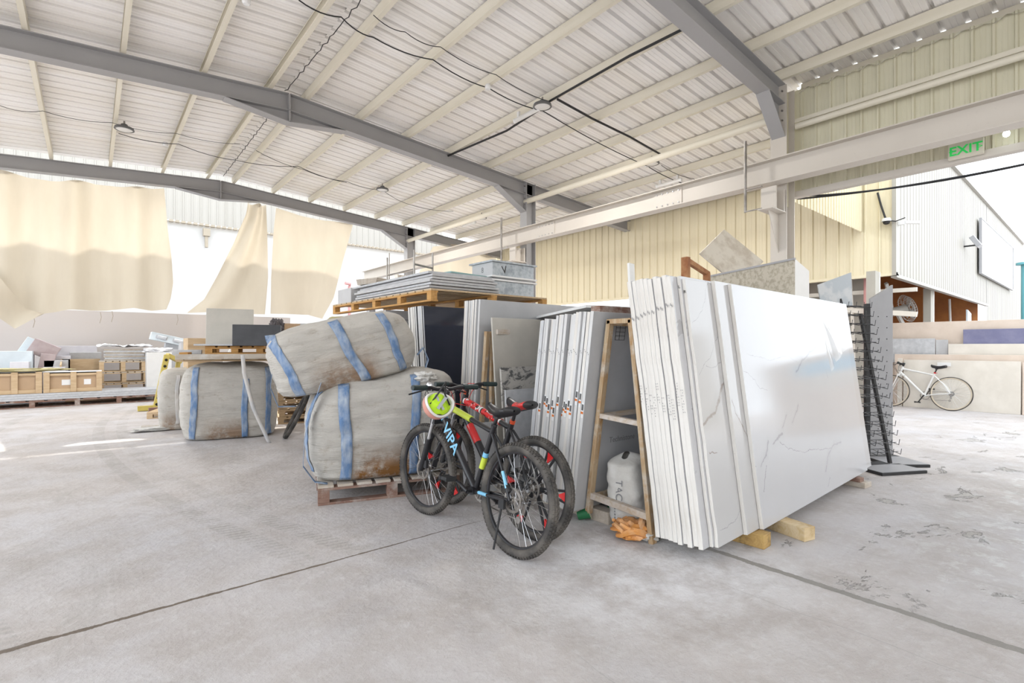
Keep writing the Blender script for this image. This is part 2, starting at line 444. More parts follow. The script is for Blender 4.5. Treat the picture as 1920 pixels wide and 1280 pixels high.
def bagmat(name, c, rust):
    s = NT(name); X, Y, Z = s.sep()
    cc = s.mix(s.ramp(s.noise(4, 7, .65), .35, .7), c, tuple(x*.84 for x in c))
    cc = s.mix(s.ramp(s.noise(9, 8, .75, s.mp((1,1,1.6))), .56, .68, 0, .6), cc, (.36,.30,.23))
    st = s.math('MULTIPLY', s.ramp(Z, .10, .34, 1, 0), s.ramp(s.noise(6, 8, .75), .34, .54))
    st = s.math('MULTIPLY', st, s.ramp(s.math('ABSOLUTE', s.math('SUBTRACT', X, -.04)), .20, .32, 1, 0))
    cc = s.mix(s.math('MULTIPLY', st, rust), cc, (.26,.12,.035))
    w = s.n('ShaderNodeTexWave'); s.set(w.inputs[0], s.co); w.inputs['Scale'].default_value = 70
    h = s.math('ADD', s.math('MULTIPLY', s.noise(7, 8, .7, s.mp((.5,.5,2.2)), .4), 1.2), s.math('MULTIPLY', w.outputs['Fac'], .05))
    s.bump(h, .9, .045)
    return s.fin(cc, .88, 0, .15)
M['bag'] = bagmat('dusty_woven_bag', (.62,.59,.545), .98)
M['bag2'] = bagmat('dusty_cream_woven_bag', (.62,.585,.535), .7)
M['strap'] = plain('faded_blue_webbing', (.10,.18,.33), .85, c2=(.34,.385,.45), sc=7, stretch=(2.2,2.2,.7), bump=.3, bs=60, lo=.38, hi=.66)
M['strap_grey'] = plain('dusty_grey_webbing', (.50,.47,.44), .85, c2=(.42,.42,.43), bump=.3)
M['sack'] = plain('white_cement_sack', (.60,.59,.57), .8, c2=(.50,.48,.45), sc=5, bump=.9, bs=12)
M['orange_cloth'] = plain('orange_cloth', (.62,.26,.06), .8, c2=(.68,.42,.24), sc=7, bump=.4, bs=20)
M['yellow_cloth'] = plain('dull_yellow_sacking', (.50,.44,.22), .8, c2=(.42,.38,.24), sc=9, bump=.5, bs=25)
M['dark_cloth'] = plain('dark_grey_cloth', (.10,.09,.095), .9)
M['rubber'] = plain('dusty_black_rubber', (.035,.032,.030), .75, c2=(.13,.115,.10), sc=7, lo=.42, hi=.72)
M['black'] = plain('black_metal', (.014,.014,.017), .35)
M['blackm'] = plain('black_matte', (.02,.02,.022), .65)
M['grip'] = plain('black_green_grip_rubber', (.015,.03,.03), .6)
M['chrome'] = plain('bright_steel', (.62,.63,.65), .25, 1.)
M['dullsteel'] = plain('dull_steel', (.35,.33,.31), .4, .9, c2=(.22,.20,.18))
M['red'] = plain('red_paint', (.60,.02,.02), .25, coat=.5)
s = NT('red_camouflage_paint')
c = s.mix(s.ramp(s.noise(26, 3, .5), .60, .62), (.60,.02,.02), (.7,.68,.66))
M['camo'] = s.fin(s.mix(s.ramp(s.noise(34, 4, .6, s.mp(loc=(3,1,2))), .58, .60), c, (.04,.01,.01)), .3)
M['orange_red'] = plain('orange_red_anodised', (.65,.08,.02), .3)
M['bluepaint'] = plain('sky_blue_paint', (.20,.50,.72), .3, coat=.4)
M['lime'] = plain('lime_paint', (.52,.62,.06), .35)
M['limecloth'] = plain('lime_reflective_vest', (.46,.72,.02), .7, bump=.6, bs=12)
M['greycloth'] = plain('grey_reflective_tape', (.40,.42,.44), .5)
M['pinkhelmet'] = plain('peach_pink_helmet_shell', (.66,.31,.25), .4)
M['foam'] = plain('white_foam', (.72,.70,.69), .8)
M['white'] = plain('white_paint', (.72,.72,.71), .35)
M['whitebright'] = plain('white_gloss', (.78,.78,.78), .2)
M['cream_rim'] = plain('cream_rim', (.55,.48,.38), .5)
M['amber'] = plain('amber_reflector', (.6,.2,.02), .3)
M['green'] = plain('green_paper_cup', (.02,.16,.06), .5)
M['cup_in'] = plain('cream_cup_inside', (.6,.55,.42), .6)
s = NT('galvanised_steel')
vo = s.n('ShaderNodeTexVoronoi'); s.set(vo.inputs[0], s.co); vo.inputs['Scale'].default_value = 22
c = s.mix(vo.outputs['Distance'], (.34,.38,.42), (.50,.53,.56))
M['galv'] = s.fin(s.mix(s.ramp(s.noise(7, 8, .7), .5, .62, 0, .6), c, (.22,.25,.28)), .45, .55)
M['galv_light'] = plain('light_duct_board', (.52,.52,.53), .6)
M['steel_gray'] = plain('light_grey_metal_panel', (.34,.34,.355), .4)
M['ypaint'] = plain('mustard_steel_paint', (.52,.42,.10), .5, c2=(.42,.34,.10))
M['hole'] = plain('black_hole', (.015,.013,.01), .9)
M['pinkpipe'] = plain('pink_primer_pipe', (.55,.28,.27), .5)
M['teal'] = plain('teal_paint', (.16,.46,.52), .5)
M['fan'] = plain('fan_white', (.6,.6,.58), .4)
M['lens'] = plain('white_lamp_diffuser', (.72,.71,.69), .3)
M['bezel'] = plain('grey_lamp_bezel', (.12,.12,.12), .5)
M['ink'] = plain('black_ink', (.03,.03,.03), .6)
M['inkgrey'] = plain('faded_grey_ink', (.22,.22,.23), .6)
M['sticker_orange'] = plain('orange_label_print', (.65,.16,.02), .5)
M['sticker_yellow'] = plain('yellow_label_print', (.65,.60,.05), .5)
M['sign_ivory'] = plain('ivory_sign', (.66,.62,.52), .4)
s = NT('green_exit_letters'); M['exit'] = s.fin((.02,.55,.10), .4); s.b.inputs['Emission Color'].default_value = (.02,.6,.1,1); s.b.inputs['Emission Strength'].default_value = .06
s = NT('lit_bulb'); M['bulb'] = s.fin((1,1,1), .4); s.b.inputs['Emission Color'].default_value = (.9,1,.95,1); s.b.inputs['Emission Strength'].default_value = 3.
s = NT('display_rack_fading_blue_panel'); M['signpic'] = s.fin(s.mix(s.ramp(s.noise(6, 3), .45, .55), (.42,.46,.50), (.54,.56,.58)), .4)
# ================================================================ THE PLACE
RIDGE, ZR, SL = 2.68, 5.72, 0.072
def zr(x): return ZR - SL*abs(x - RIDGE)
YR = [3.355, 9.34, 15.36]
YEND, YNEAR = 15.45, -6.0
XC = 8.32

# floor
mb = MB(); mb.box((-40,-40,-.2), (60,60,0)); struct('floor', mb, M['floor'])

# roof sheets (underside seen)
PH = .17
def slope_sheet(xa, xb, y0, y1):
    mb = MB()
    za, zb = zr(xa)+PH, zr(xb)+PH
    mb.corr((xa, y0, za), (0,1,0), y1-y0, (xb-xa, 0, zb-za), (0,0,1), .25, .05, .045, .014)
    return mb
struct('ceiling', slope_sheet(RIDGE, -4.5, YNEAR, YEND), M['roof'])
struct('ceiling', slope_sheet(RIDGE, 8.72, YNEAR, 3.30), M['roof'])
struct('ceiling', slope_sheet(RIDGE, 12.36, 3.30, YEND), M['roof'])
# ridge cap
mb = MB(); z = zr(RIDGE)+PH+.045
mb.poly([(RIDGE-.35,YNEAR,z-.02),(RIDGE,YNEAR,z+.02),(RIDGE+.35,YNEAR,z-.02),(RIDGE+.35,YNEAR,z),(RIDGE,YNEAR,z+.04),(RIDGE-.35,YNEAR,z)], (0,YEND-YNEAR,0))
struct('trim_1', mb, M['roof'])

# steel frames
def ibeam(mb, p0, p1, dep, wid, up=(0,0,1), tf=.012, tw=.009):
    h, w, t = dep/2, wid/2, tw/2
    mb.sweep([(-w,-h),(w,-h),(w,-h+tf),(t,-h+tf),(t,h-tf),(w,h-tf),(w,h),(-w,h),(-w,h-tf),(-t,h-tf),(-t,-h+tf),(-w,-h+tf)], p0, p1, up)
RW, RD = .20, .30
for i, y in enumerate(YR):
    xr = 8.2 if i == 0 else 12.3
    where = ['nearest, meeting the post beside the exit sign wall', 'middle one, crossing the whole roof', 'farthest, with the curtains hung below'][i]
    t = thing('steel_rafter', 'grey steel roof rafter, ' + where, 'roof beam', (RIDGE, y, ZR))
    mb = MB(); ibeam(mb, (-7.2,0,-SL*7.2-RD/2), (0,0,-RD/2), RD, RW); part('left_beam', mb, M['rafter'], t)
    mb = MB(); ibeam(mb, (0,0,-RD/2), (xr-RIDGE,0,-SL*(xr-RIDGE)-RD/2), RD, RW); part('right_beam', mb, M['rafter'], t)
    # ridge haunch
    mb = MB(); a = 1.0
    zz = lambda q: -SL*abs(q) - RD
    mb.poly([(-a,-.006,zz(a)),(0,-.006,-RD-.19),(a,-.006,zz(a)),(0,-.006,-RD)], (0,.012,0))
    mb.poly([(-a,-RW/2,zz(a)),(0,-RW/2,-RD-.19),(0,-RW/2,-RD-.205),(-a,-RW/2,zz(a)-.012)], (0,RW,0))
    mb.poly([(a,-RW/2,zz(a)),(0,-RW/2,-RD-.19),(0,-RW/2,-RD-.205),(a,-RW/2,zz(a)-.012)], (0,RW,0))
    mb.box((-.012,-RW/2,-RD-.2), (.012,RW/2,-.02))
    part('ridge_haunch', mb, M['rafter'], t)
    # column haunch
    mb = MB(); xc = XC-.14-RIDGE; xa = xc-(.85 if i else .55); dz = .42 if i else .50
    za, zc = -SL*xa-RD, -SL*xc-RD
    mb.poly([(xa,-.006,za),(xc,-.006,zc-dz),(xc,-.006,zc)], (0,.012,0))
    mb.poly([(xa,-RW/2,za),(xc,-RW/2,zc-dz),(xc,-RW/2,zc-dz-.014),(xa,-RW/2,za-.014)], (0,RW,0))
    part('eave_haunch', mb, M['rafter'], t)
    for sx in (-1, 1):
        for k in range(4):
            mb = MB(); mb.cyl((xc-.035, sx*.06, zc+.2-.15*k), (xc+.035, sx*.06, zc+.2-.15*k), .013, 8)
            part('bolt', mb, M['dullsteel'], t)
for i, y in enumerate(YR):
    where = ['nearest, to the left of the exit sign wall', 'middle one, behind the boxes of sheet metal', 'farthest, beside the last curtain'][i]
    t = thing('steel_column', 'grey steel column, ' + where, 'column', (XC, y, 0))
    top = zr(XC)
    mb = MB(); ibeam(mb, (0,0,.02), (0,0,top), .30, .24, up=(1,0,0), tf=.014); part('shaft', mb, M['rafter'] if i else M['girder'], t)
    mb = MB(); mb.box((-.22,-.2,0),(.22,.2,.02)); part('base_plate', mb, M['rafter'], t)
    # corbel under the girder
    mb = MB()
    mb.box((-.62,-.11,2.93+.42),(-.15,.11,2.945+.42))
    mb.poly([(-.50,-.006,3.35),(-.15,-.006,3.35),(-.15,-.006,2.75)], (0,.012,0))
    mb.box((-.50,-.11,3.365),(-.47,.11,3.70)); mb.box((-.22,-.11,3.365),(-.19,.11,3.70)); mb.box((-.48,-.006,3.365),(-.2,.006,3.70))
    part('corbel', mb, M['girder'], t)
    mb = MB(); mb.tube([(-.60,.30,3.36),(-.60,.30,4.45)], .022, 8); mb.bar((-.6,.3,3.37),(-.6,.05,3.37),.04,.012); mb.bar((-.6,.3,3.70),(-.6,.05,3.70),.04,.012)
    part('hook_rod', mb, M['dullsteel'], t)
# crane girder
t = thing('crane_girder', 'long warm grey steel crane girder carried on the columns across the whole yard', 'girder', (7.95, -6, 3.945))
mb = MB(); ibeam(mb, (0,0,0), (0,24.2,0), .35, .24, tf=.014, tw=.012); part('beam', mb, M['girder'], t)
mb = MB(); mb.box((-.045,0,.176),(.045,24.2,.20)); part('rail', mb, M['girder'], t)
for y in (4.9+6, 8.55+6, 16.3+6-9.0):
    pass
for y in (5.15, 8.3):
    mb = MB(); mb.box((-.022,y+6-.28,-.145),(-.0061,y+6+.28,.145))
    part('splice_plate', mb, M['girder'], t)
    for a in range(5):
        for b in (-1,1):
            mb = MB(); mb.cyl((-.022,y+6-.22+.11*a,b*.105),(-.036,y+6-.22+.11*a,b*.105),.013,8)
            part('bolt', mb, M['chrome'], t)
t = thing('end_column', 'pale steel post under the far end of the crane girder', 'column', (7.95,17.6,0))
mb = MB(); ibeam(mb, (0,0,0), (0,0,3.71), .24,.24, up=(1,0,0)); part('shaft', mb, M['rafter'], t)
mb = MB(); mb.box((-.35,-.12,3.3),(.12,.12,3.32)); part('bracket', mb, M['rafter'], t)

# purlins
def purlin(x, y0, y1, label, m='purlin', flip=1):
    mb = MB(); h, w, k, tt = .15, .065*flip, .018, .003
    pr = [(0,0),(w,0),(w,k),(w-tt*flip,k),(w-tt*flip,tt),(tt*flip,tt),(tt*flip,h-tt),(w-tt*flip,h-tt),(w-tt*flip,h-k),(w,h-k),(w,h),(0,h)]
    mb.sweep(pr, (0,y0,0), (0,y1,0))
    return solo('roof_purlin', mb, M[m], label, 'purlin', 'purlins under the roof sheets', loc=(x,0,zr(x)+.003))
xs_r = [2.95, 3.95, 4.96, 6.0, 7.04, 8.02]
for i, x in enumerate(xs_r):
    purlin(x, YNEAR, YEND-.1, 'cream roof purlin, %s to the right of the roof ridge' % ORD[i])
for i, x in enumerate([9.1, 10.15, 11.2, 12.15]):
    purlin(x, 3.45, YEND-.1, 'cream roof purlin over the strip by the yellow wall, %s past the columns' % ORD[i])
purlin(8.62, YNEAR, 3.2, 'cream roof purlin running along the top of the exit sign wall')
for i, x in enumerate([2.40, 1.43, .41, -.62, -1.65, -2.7, -3.75]):
    purlin(x, YNEAR, YEND-.1, 'cream roof purlin, %s to the left of the roof ridge' % ORD[i], flip=-1)
# eave struts between column heads
mb = MB(); mb.sweep([(.06*math.cos(a*math.pi/6), .06*math.sin(a*math.pi/6)) for a in range(12)], (0,3.5,0), (0,15.3,0))
solo('eave_strut', mb, M['purlin'], 'round cream tube joining the column heads just under the roof', 'strut', smooth=True, loc=(XC-.1,0,4.86))
mb = MB(); mb.tube([(0,-6,0),(0,3.2,0)], .045, 12)
solo('wall_girt_tube', mb, M['purlin'], 'cream round rail across the exit sign wall above the girder', 'rail', smooth=True, loc=(8.42,0,4.72))
mb = MB(); mb.box((-.03,-6,0),(.03,3.3,.06))
solo('wall_girt', mb, M['purlin'], 'flat cream rail running just above the round one on the exit sign wall', 'rail', loc=(8.50,0,4.80))

# right fascia wall above the big opening
mb = MB(); mb.corr((8.60,-6,3.74),(0,1,0),9.3,(0,0,1.62),(-1,0,0),.2,.03,.035,.012)
struct('wall_right', mb, M['fascia'])
mb = MB(); mb.box((8.55,-6,3.66),(8.68,3.3,3.75)); struct('trim_2', mb, M['girder'])
mb = MB(); mb.box((8.40,3.32,3.5),(8.52,3.42,5.3)); struct('trim_3', mb, M['fascia'])
# ragged bright capping on top of the fascia
mb = MB()
def cap(u, v):
    y = -6 + 9.2*u
    return Vector((8.52+.14*v, y, 5.30+.05*v+.018*math.sin(y*31)+.012*math.sin(y*17)))
mb.grid(cap, 260, 3); struct('trim_4', mb, M['roof'], smooth=True)

# return panel and yellow wall beyond the columns
XW = 12.3
mb = MB(); mb.corr((8.6,3.40,3.68),(1,0,0),3.7,(0,0,1.5),(0,-1,0),.14,.025,.035,.012)
struct('wall_return', mb, M['yellow'])
mb = MB(); mb.corr((XW,2.86,2.78),(0,1,0),13.6,(0,0,3.4),(-1,0,0),.25,.035,.04,.018)
struct('wall_yellow', mb, M['yellow'])
mb = MB(); mb.box((XW-.05,2.80,2.72),(XW+.06,16.4,2.78)); struct('trim_5', mb, M['yellow'])
mb = MB(); mb.box((XW-.06,2.80,2.72),(XW+.12,2.87,6.2)); struct('trim_6', mb, M['white_clad'])
# white gable wall facing the open yard
mb = MB(); mb.corr((XW+.06,2.86,2.75),(1,0,0),11.2,(0,0,3.4),(0,-1,0),.25,.010,.03,.01)
mb.corr((23.5,2.86,2.2),(1,0,0),10.5,(0,0,3.95),(0,-1,0),.25,.010,.03,.01)
struct('wall_white', mb, M['white_clad'])
mb = MB(); mb.box((XW,2.80,2.68),(23.5,2.90,2.75)); mb.box((XW,2.78,6.13),(34,2.92,6.22)); struct('trim_7', mb, M['white_clad'])
mb = MB(); mb.box((XW,2.9,6.15),(34,16,6.2)); struct('ceiling', mb, M['roof'])
mb = MB(); mb.box((XW+.3,5.6,0),(30,5.65,6.1)); mb.box((22.5,2.95,0),(22.55,5.6,6.1)); struct('wall_hall', mb, M['tarp_orange'])
mb = MB(); mb.box((XW+1.6,5.2,0),(XW+3.2,5.55,2.1)); mb.box((XW+1.4,3.7,0),(XW+1.45,5.55,2.9)); struct('wall_hall_inner', mb, M['grey_panel'])
for n, px, w, lab in ((0,1645,.24,'tan steel post under the corner of the white wall'),(1,1748,.30,'broad grey steel post right of the tilted fan'),(2,1862,.6,'wide grey door post below the white sign board')):
    p = at(px, Y=2.95); mb = MB()
    mb.box((-w/2,0,0),(w/2,.15,2.75)); o = thing('yard_post', lab, 'post', (p.x,2.95,0))
    part('post', mb, M['grey_panel'], o)
    mb = MB(); mb.box((w/2+.02,0,0),(w/2+.07,.04,2.75)); part('edge_strip', mb, M['white'], o)
p = at(1822, Y=2.9)
mb = MB(); mb.poly([(-.32,0,2.45),(.30,0,2.35),(.30,0,0),(-.25,0,0)],(0,.04,0)); solo('sheet_panel', mb, M['card_blue'], 'pale blue grey sheet standing in the opening left of the wide door post', 'panel', loc=(p.x,2.95,0))
# teal post
p = at(1926, X=17.5)
mb = MB(); mb.cyl((0,0,0),(0,0,3.3),.11,16); mb.cyl((0,0,3.3),(0,0,3.35),.2,16)
solo('teal_post', mb, M['teal'], 'teal post at the right edge beyond the stone fence', 'post', smooth=True, loc=(p.x,p.y,0))
# white sign board, floodlight, cameras
p0 = at(1836, Y=2.80); p1 = at(1896, Y=2.80)
t = thing('sign_board', 'large blank white sign board on the white wall', 'sign', (p0.x,2.80,0))
z0, z1 = 3.65, 5.35
mb = MB(); mb.box((0,-.05,z0),(p1.x-p0.x,0,z1)); part('board', mb, M['whitebright'], t)
mb = MB(); L = p1.x-p0.x
for a, b in (((-.03,-.07,z0-.03),(L+.03,0,z0)),((-.03,-.07,z1),(L+.03,0,z1+.03)),((-.03,-.07,z0),(0,0,z1)),((L,-.07,z0),(L+.03,0,z1))): mb.box(a, b)
part('frame', mb, M['steel_gray'], t)
p = at(1830, 453, Y=2.6)
t = thing('floodlight', 'small grey floodlight left of the white sign board', 'lamp', p)
mb = MB(); mb.cbox((0,0,0),(.34,.12,.34), rot=RX(-30)); part('housing', mb, M['steel_gray'], t, bev=.01)
mb = MB(); mb.box((-.03,0,-.12),(.03,.26,-.08)); part('bracket', mb, M['black'], t)
p = at(1662, 415, X=12.2)
t = thing('dome_camera', 'white dome security camera on the yellow wall near the corner', 'camera', p)
mb = MB(); mb.lathe([(0,.06),(.07,.06),(.08,.02),(.08,0)]); part('housing', mb, M['whitebright'], t, True)
mb = MB(); mb.lathe([(.06,0),(.055,-.04),(.03,-.06),(0,-.065)]); part('dome', mb, M['black'], t, True)
mb = MB(); mb.tube([(0.03,.02,.06),(0.04,.10,.35),(.05,.16,.62)], .018, 8); mb.tube([(0,0,.02),(.02,-.15,-.02),(.02,-.3,.02)],.01,6); part('conduit', mb, M['blackm'], t)
p = at(1697, 417, Y=2.7)
t = thing('bullet_camera', 'small white bullet security camera just round the corner of the white wall', 'camera', p)
mb = MB(); mb.cyl((-.02,0,0),(.22,-.18,.0),.035,12); part('housing', mb, M['whitebright'], t, True)
mb = MB(); mb.box((-.06,.0,-.04),(.02,.12,.04)); part('mount', mb, M['whitebright'], t)

# fans in the hall opening
def fan(px, py, Yp, size, label, tilt):
    p = at(px, py, Y=Yp)
    t = thing('wall_fan', label, 'fan', p, (R(-20), R(tilt), R(25)))
    mb = MB()
    for k in range(28):
        a = 2*math.pi*k/28; ca, sa = math.cos(a), math.sin(a)
        mb.tube([(size*.18*ca,-.10,size*.18*sa),(size*.8*ca,-.09,size*.8*sa),(size*ca,0,size*sa),(size*.8*ca,.07,size*.8*sa)], .006, 4)
    for r, y in ((1,0),(.8,-.09),(.5,-.1),(.2,-.1)):
        mb.tube([(size*r*math.cos(2*math.pi*k/24), y, size*r*math.sin(2*math.pi*k/24)) for k in range(25)], .008, 4, cap=False)
    part('cage', mb, M['fan'], t)
    mb = MB()
    for k in range(4):
        a = math.pi/2*k; u = Vector((math.cos(a),0,math.sin(a))); v = Vector((-math.sin(a),0,math.cos(a)))
        mb.poly([u*.05+v*-.04, u*size*.8+v*-.13+Vector((0,-.03,0)), u*size*.85+v*.06, u*.05+v*.04+Vector((0,.02,0))], (0,.008,0))
    part('blades', mb, M['fan'], t)
    mb = MB(); mb.cyl((0,.02,0),(0,.34,0),size*.32,16); part('motor', mb, M['fan'], t, True)
    mb = MB(); mb.bar((0,.25,0),(.12,.3,-.75),.08,.06); mb.bar((0,.3,.1),(-.9,.5,.3),.07,.07); part('arm', mb, M['white'], t)
fan(1700, 578, 3.5, .36, 'white tilted wall fan behind the stone fence', 35)
fan(1642, 560, 3.9, .34, 'round white fan half hidden behind the pink pipe', -10)
p = at(1627, X=12.6); mb = MB(); mb.cyl((0,0,0),(0,0,2.8),.075,12)
solo('pink_pipe', mb, M['pinkpipe'], 'pink vertical pipe under the yellow wall', 'pipe', smooth=True, loc=(12.6,p.y,0))
for n, (px, dx, lab) in enumerate(((1786, -.5,'thin white leaning pole, left of two in the hall opening'),(1796,.35,'thin white leaning pole, right of two in the hall opening'))):
    p = at(px, Y=3.6); mb = MB(); mb.tube([(0,0,0),(dx,0,2.9)], .035, 8)
    solo('leaning_pole', mb, M['white'], lab, 'pole', loc=(p.x,3.6,0))
p = at(1590, X=12.7); mb = MB(); mb.bar((0,-1.2,1.95),(0,2.0,2.35),.06,.1); mb.bar((0,-1.2,2.45),(0,2.4,2.5),.06,.08)
mb.tube([(0,-.15,0),(0,-.05,2.78)],.03,8)
solo('hall_braces', mb, M['cream_stone'], 'cream slanting braces under the yellow wall', 'brace', loc=(12.7,p.y,0))

# ---- yard behind the curtains
mb = MB(); mb.box((-22,24.0,0),(15,24.3,6.3)); struct('wall_back', mb, M['white_wall'])
mb = MB(); mb.corr((-22,23.85,6.3),(1,0,0),37,(0,0,3.7),(0,-1,0),.3,.03,.05,.015); struct('wall_back_upper', mb, M['white_clad'])
mb = MB()
for k in range(180): 
    x = -22 + .205*k; mb.box((x,23.78,6.22),(x+.14,23.95,6.3))
struct('trim_8', mb, M['trim'])
mb = MB(); mb.box((-16,17.9,0),(5.2,18.1,2.28)); struct('wall_boundary', mb, M['beige_wall'])
mb = MB(); mb.box((-22,23.9,10.0),(15,24.4,10.1)); struct('trim_9', mb, M['white_clad'])
# hall across the yard, behind the viewer
mb = MB(); mb.corr((-25,-13,0),(1,0,0),60,(0,0,6.5),(0,1,0),.25,.03,.04,.018); struct('wall_near', mb, M['white_clad'])
p = at(655, Y=23.6); mb = MB(); mb.tube([(0,0,0),(0,0,4.2),(0,-.1,4.3),(-.25,-.12,4.32)],.07,8)
solo('pink_standpipe', mb, M['pinkpipe'], 'thin pink pipe against the far white wall', 'pipe', smooth=True, loc=(p.x,23.6,0))
p = at(388, 435, Y=23.7); mb = MB(); mb.box((-.12,0,-.15),(.12,.2,.15)); mb.box((-.05,.05,-.6),(.05,.2,-.15))
solo('wall_lamp', mb, M['trim'], 'small tan wall lamp on the far white wall under the ledge', 'lamp', loc=p)

# ---- curtains hung from the farthest rafter
def poly_at(pts, u):
    L = [0]
    for a, b in zip(pts, pts[1:]): L.append(L[-1] + (Vector(b)-Vector(a)).length)
    s = u*L[-1]
    for i in range(len(pts)-1):
        if s <= L[i+1]+1e-9:
            f = (s-L[i])/max(L[i+1]-L[i],1e-9); return Vector(pts[i]).lerp(Vector(pts[i+1]), f)
    return Vector(pts[-1])
def sheet(top, bot, left, right, nu, nv, depth, wrinkle=0., seed=0, scallop=0):
    """Coons patch in the plane of the rafter (x, z), folds along y"""
    g = lambda P: [Vector((q.x, q.z)) for q in P]
    top, bot, left, right = g(top), g(bot), g(left), g(right)
    def fn(u, v):
        t_, b_, l_, r_ = poly_at(top,u), poly_at(bot,u), poly_at(left,v), poly_at(right,v)
        p = t_*(1-v)+b_*v + l_*(1-u)+r_*u - (top[0]*(1-u)*(1-v)+top[-1]*u*(1-v)+bot[0]*(1-u)*v+bot[-1]*u*v)
        x, z = p
        y = depth(x, u, v) + noise.noise(Vector((x*1.3+seed, z*.9, seed)))*wrinkle
        if scallop: z -= scallop*abs(math.sin(x*2.1))*(1-v) 
        return Vector((x, y, z))
    mb = MB(); mb.grid(fn, nu, nv); return mb
PY = 15.42
A = lambda pts: [at(px, py, Y=PY) for px, py in pts]
dep = lambda x, u, v: .10*math.sin(x*5.2+.4*math.sin(x*2)+v*.7) + .05*math.sin(x*11+1)+.12*v*math.sin(x*2.3)
t = thing('curtain', 'wide cream cloth curtain hanging at the left with a wavy lower hem', 'curtain', (0,PY,0))
mb = sheet(A([(-40,312),(0,320),(90,334),(155,340),(210,346),(255,349),(308,352)]), A([(-40,560),(0,566),(70,590),(100,586),(128,581),(200,582),(250,577),(285,582),(312,580)]),
           A([(-40,312),(-40,560)]), A([(308,352),(314,420),(322,480),(325,530),(320,560),(312,580)]), 160, 40, dep, .06, 3, .04)
part('cloth', mb, M['curtain'], t, True)
mb = MB()
for px, py in ((28,590),(63,592),(210,583),(188,585),(332,590)):
    p = at(px, py, Y=PY); p.y = 0; mb.tube([p, p+Vector((.02,0,-.12)), p+Vector((-.01,.01,-.26))], .006, 4)
part('loose_threads', mb, M['trim'], t)
t = thing('curtain', 'folded down corner of grey cloth drooping at the far left edge', 'curtain', (0,PY-.3,0))
PY2 = PY-.3; A2 = lambda pts: [at(px, py, Y=PY2) for px, py in pts]
mb = sheet(A2([(-60,470),(0,520),(48,578),(82,588)]), A2([(-60,560),(-10,590),(27,616),(82,588.5)]), A2([(-60,470),(-60,560)]), A2([(82,588),(82,588.5)]), 40, 16, lambda x,u,v: .09*math.sin(u*9+v*3), .05, 9)
part('cloth', mb, M['curtain'], t, True)
t = thing('curtain', 'triangular cream curtain pulled to the left, in the middle of the three', 'curtain', (0,PY,0))
mb = sheet(A([(465,378),(475,383),(487,384),(500,383)]), A([(352,586),(400,585),(450,588),(497,589)]), A([(465,378),(462,400),(440,455),(410,515),(385,560),(352,586)]),
           A([(500,383),(501,440),(502,520),(497,589)]), 70, 40, lambda x,u,v: .16*math.sin(u*9+v*2.5)*(1-.4*v)+.1*v, .05, 5)
part('cloth', mb, M['curtain'], t, True)
t = thing('curtain', 'square cream curtain with a slanting right edge, rightmost of the three', 'curtain', (0,PY,0))
mb = sheet(A([(517,390),(560,403),(610,413),(662,421)]), A([(507,588),(545,589),(580,590),(600,598)]), A([(517,390),(513,430),(508,520),(507,588)]),
           A([(662,421),(640,490),(620,560),(600,598)]), 70, 40, lambda x,u,v: .05*math.sin(x*4)+.22*max(0,u-.8)*5*(v)*-1, .05, 8)
part('cloth', mb, M['curtain'], t, True)
t = thing('curtain', 'small yellow cloth hanging beyond the crane girder', 'curtain', (0,PY,0))
mb = sheet(A([(812,462),(840,458),(880,462),(925,470)]), A([(780,520),(840,530),(900,525),(950,520)]), A([(812,462),(780,520)]), A([(925,470),(950,520)]), 40, 20, lambda x,u,v: .1*math.sin(u*14), .05, 2)
part('cloth', mb, M['curtain'], t, True)

# ---- lamps and cables under the roof
def on_roof(px, py, dz=0.):
    lo, hi = 1., 60.
    t = (px-960)/FPX
    for _ in range(60):
        d = (lo+hi)/2; x = d*(FX+FY*t); z = CAM_H + (HOR-py)/FPX*d
        if z < zr(x)+dz: lo = d
        else: hi = d
    return Vector((d*(FX+FY*t), d*(FY-FX*t), z))
first = None
for px, py, r, lab in ((233,243,.15,'round ceiling lamp at the left, between the two farther rafters'),(1017,200,.15,'round ceiling lamp nearest, over the bicycles'),
        (717,356,.15,'round ceiling lamp in the middle of the far bay'),(1222,307,.15,'round ceiling lamp in front of the nearest column'),(903,409,.13,'small round ceiling lamp beside the middle column')):
    p = on_roof(px, py, -.14)
    if not first:
        t = first = thing('ceiling_lamp', lab, 'ceiling lamp', p)
        mb = MB(); mb.lathe([(0,.10),(.05,.10),(.07,.05),(r,.035),(r+.01,.0),(r-.015,-.01),(r-.015,.02),(0,.02)]); part('housing', mb, M['bezel'], t, True)
        mb = MB(); mb.lathe([(r-.016,.0),(r-.04,-.012),(0,-.018)]); part('diffuser', mb, M['lens'], t, True)
        mb = MB(); mb.tube([(0,0,.1),(0,0,.16)], .015, 8); part('hanger', mb, M['dullsteel'], t)
    else: dup(first, p, label=lab)
    bpy.context.view_layer.update()
for lp in [o for o in bpy.data.objects if o.name.startswith('ceiling_lamp')]:
    li = bpy.data.lights.new('interior_fill', 'AREA'); li.shape = 'DISK'; li.size = .3; li.energy = 32; li.color = (1,.97,.93)  # fill light added under each unlit round lamp to brighten the interior
    lo = link('interior_fill', li, loc=lp.location+Vector((0,0,-.03)))
first = None
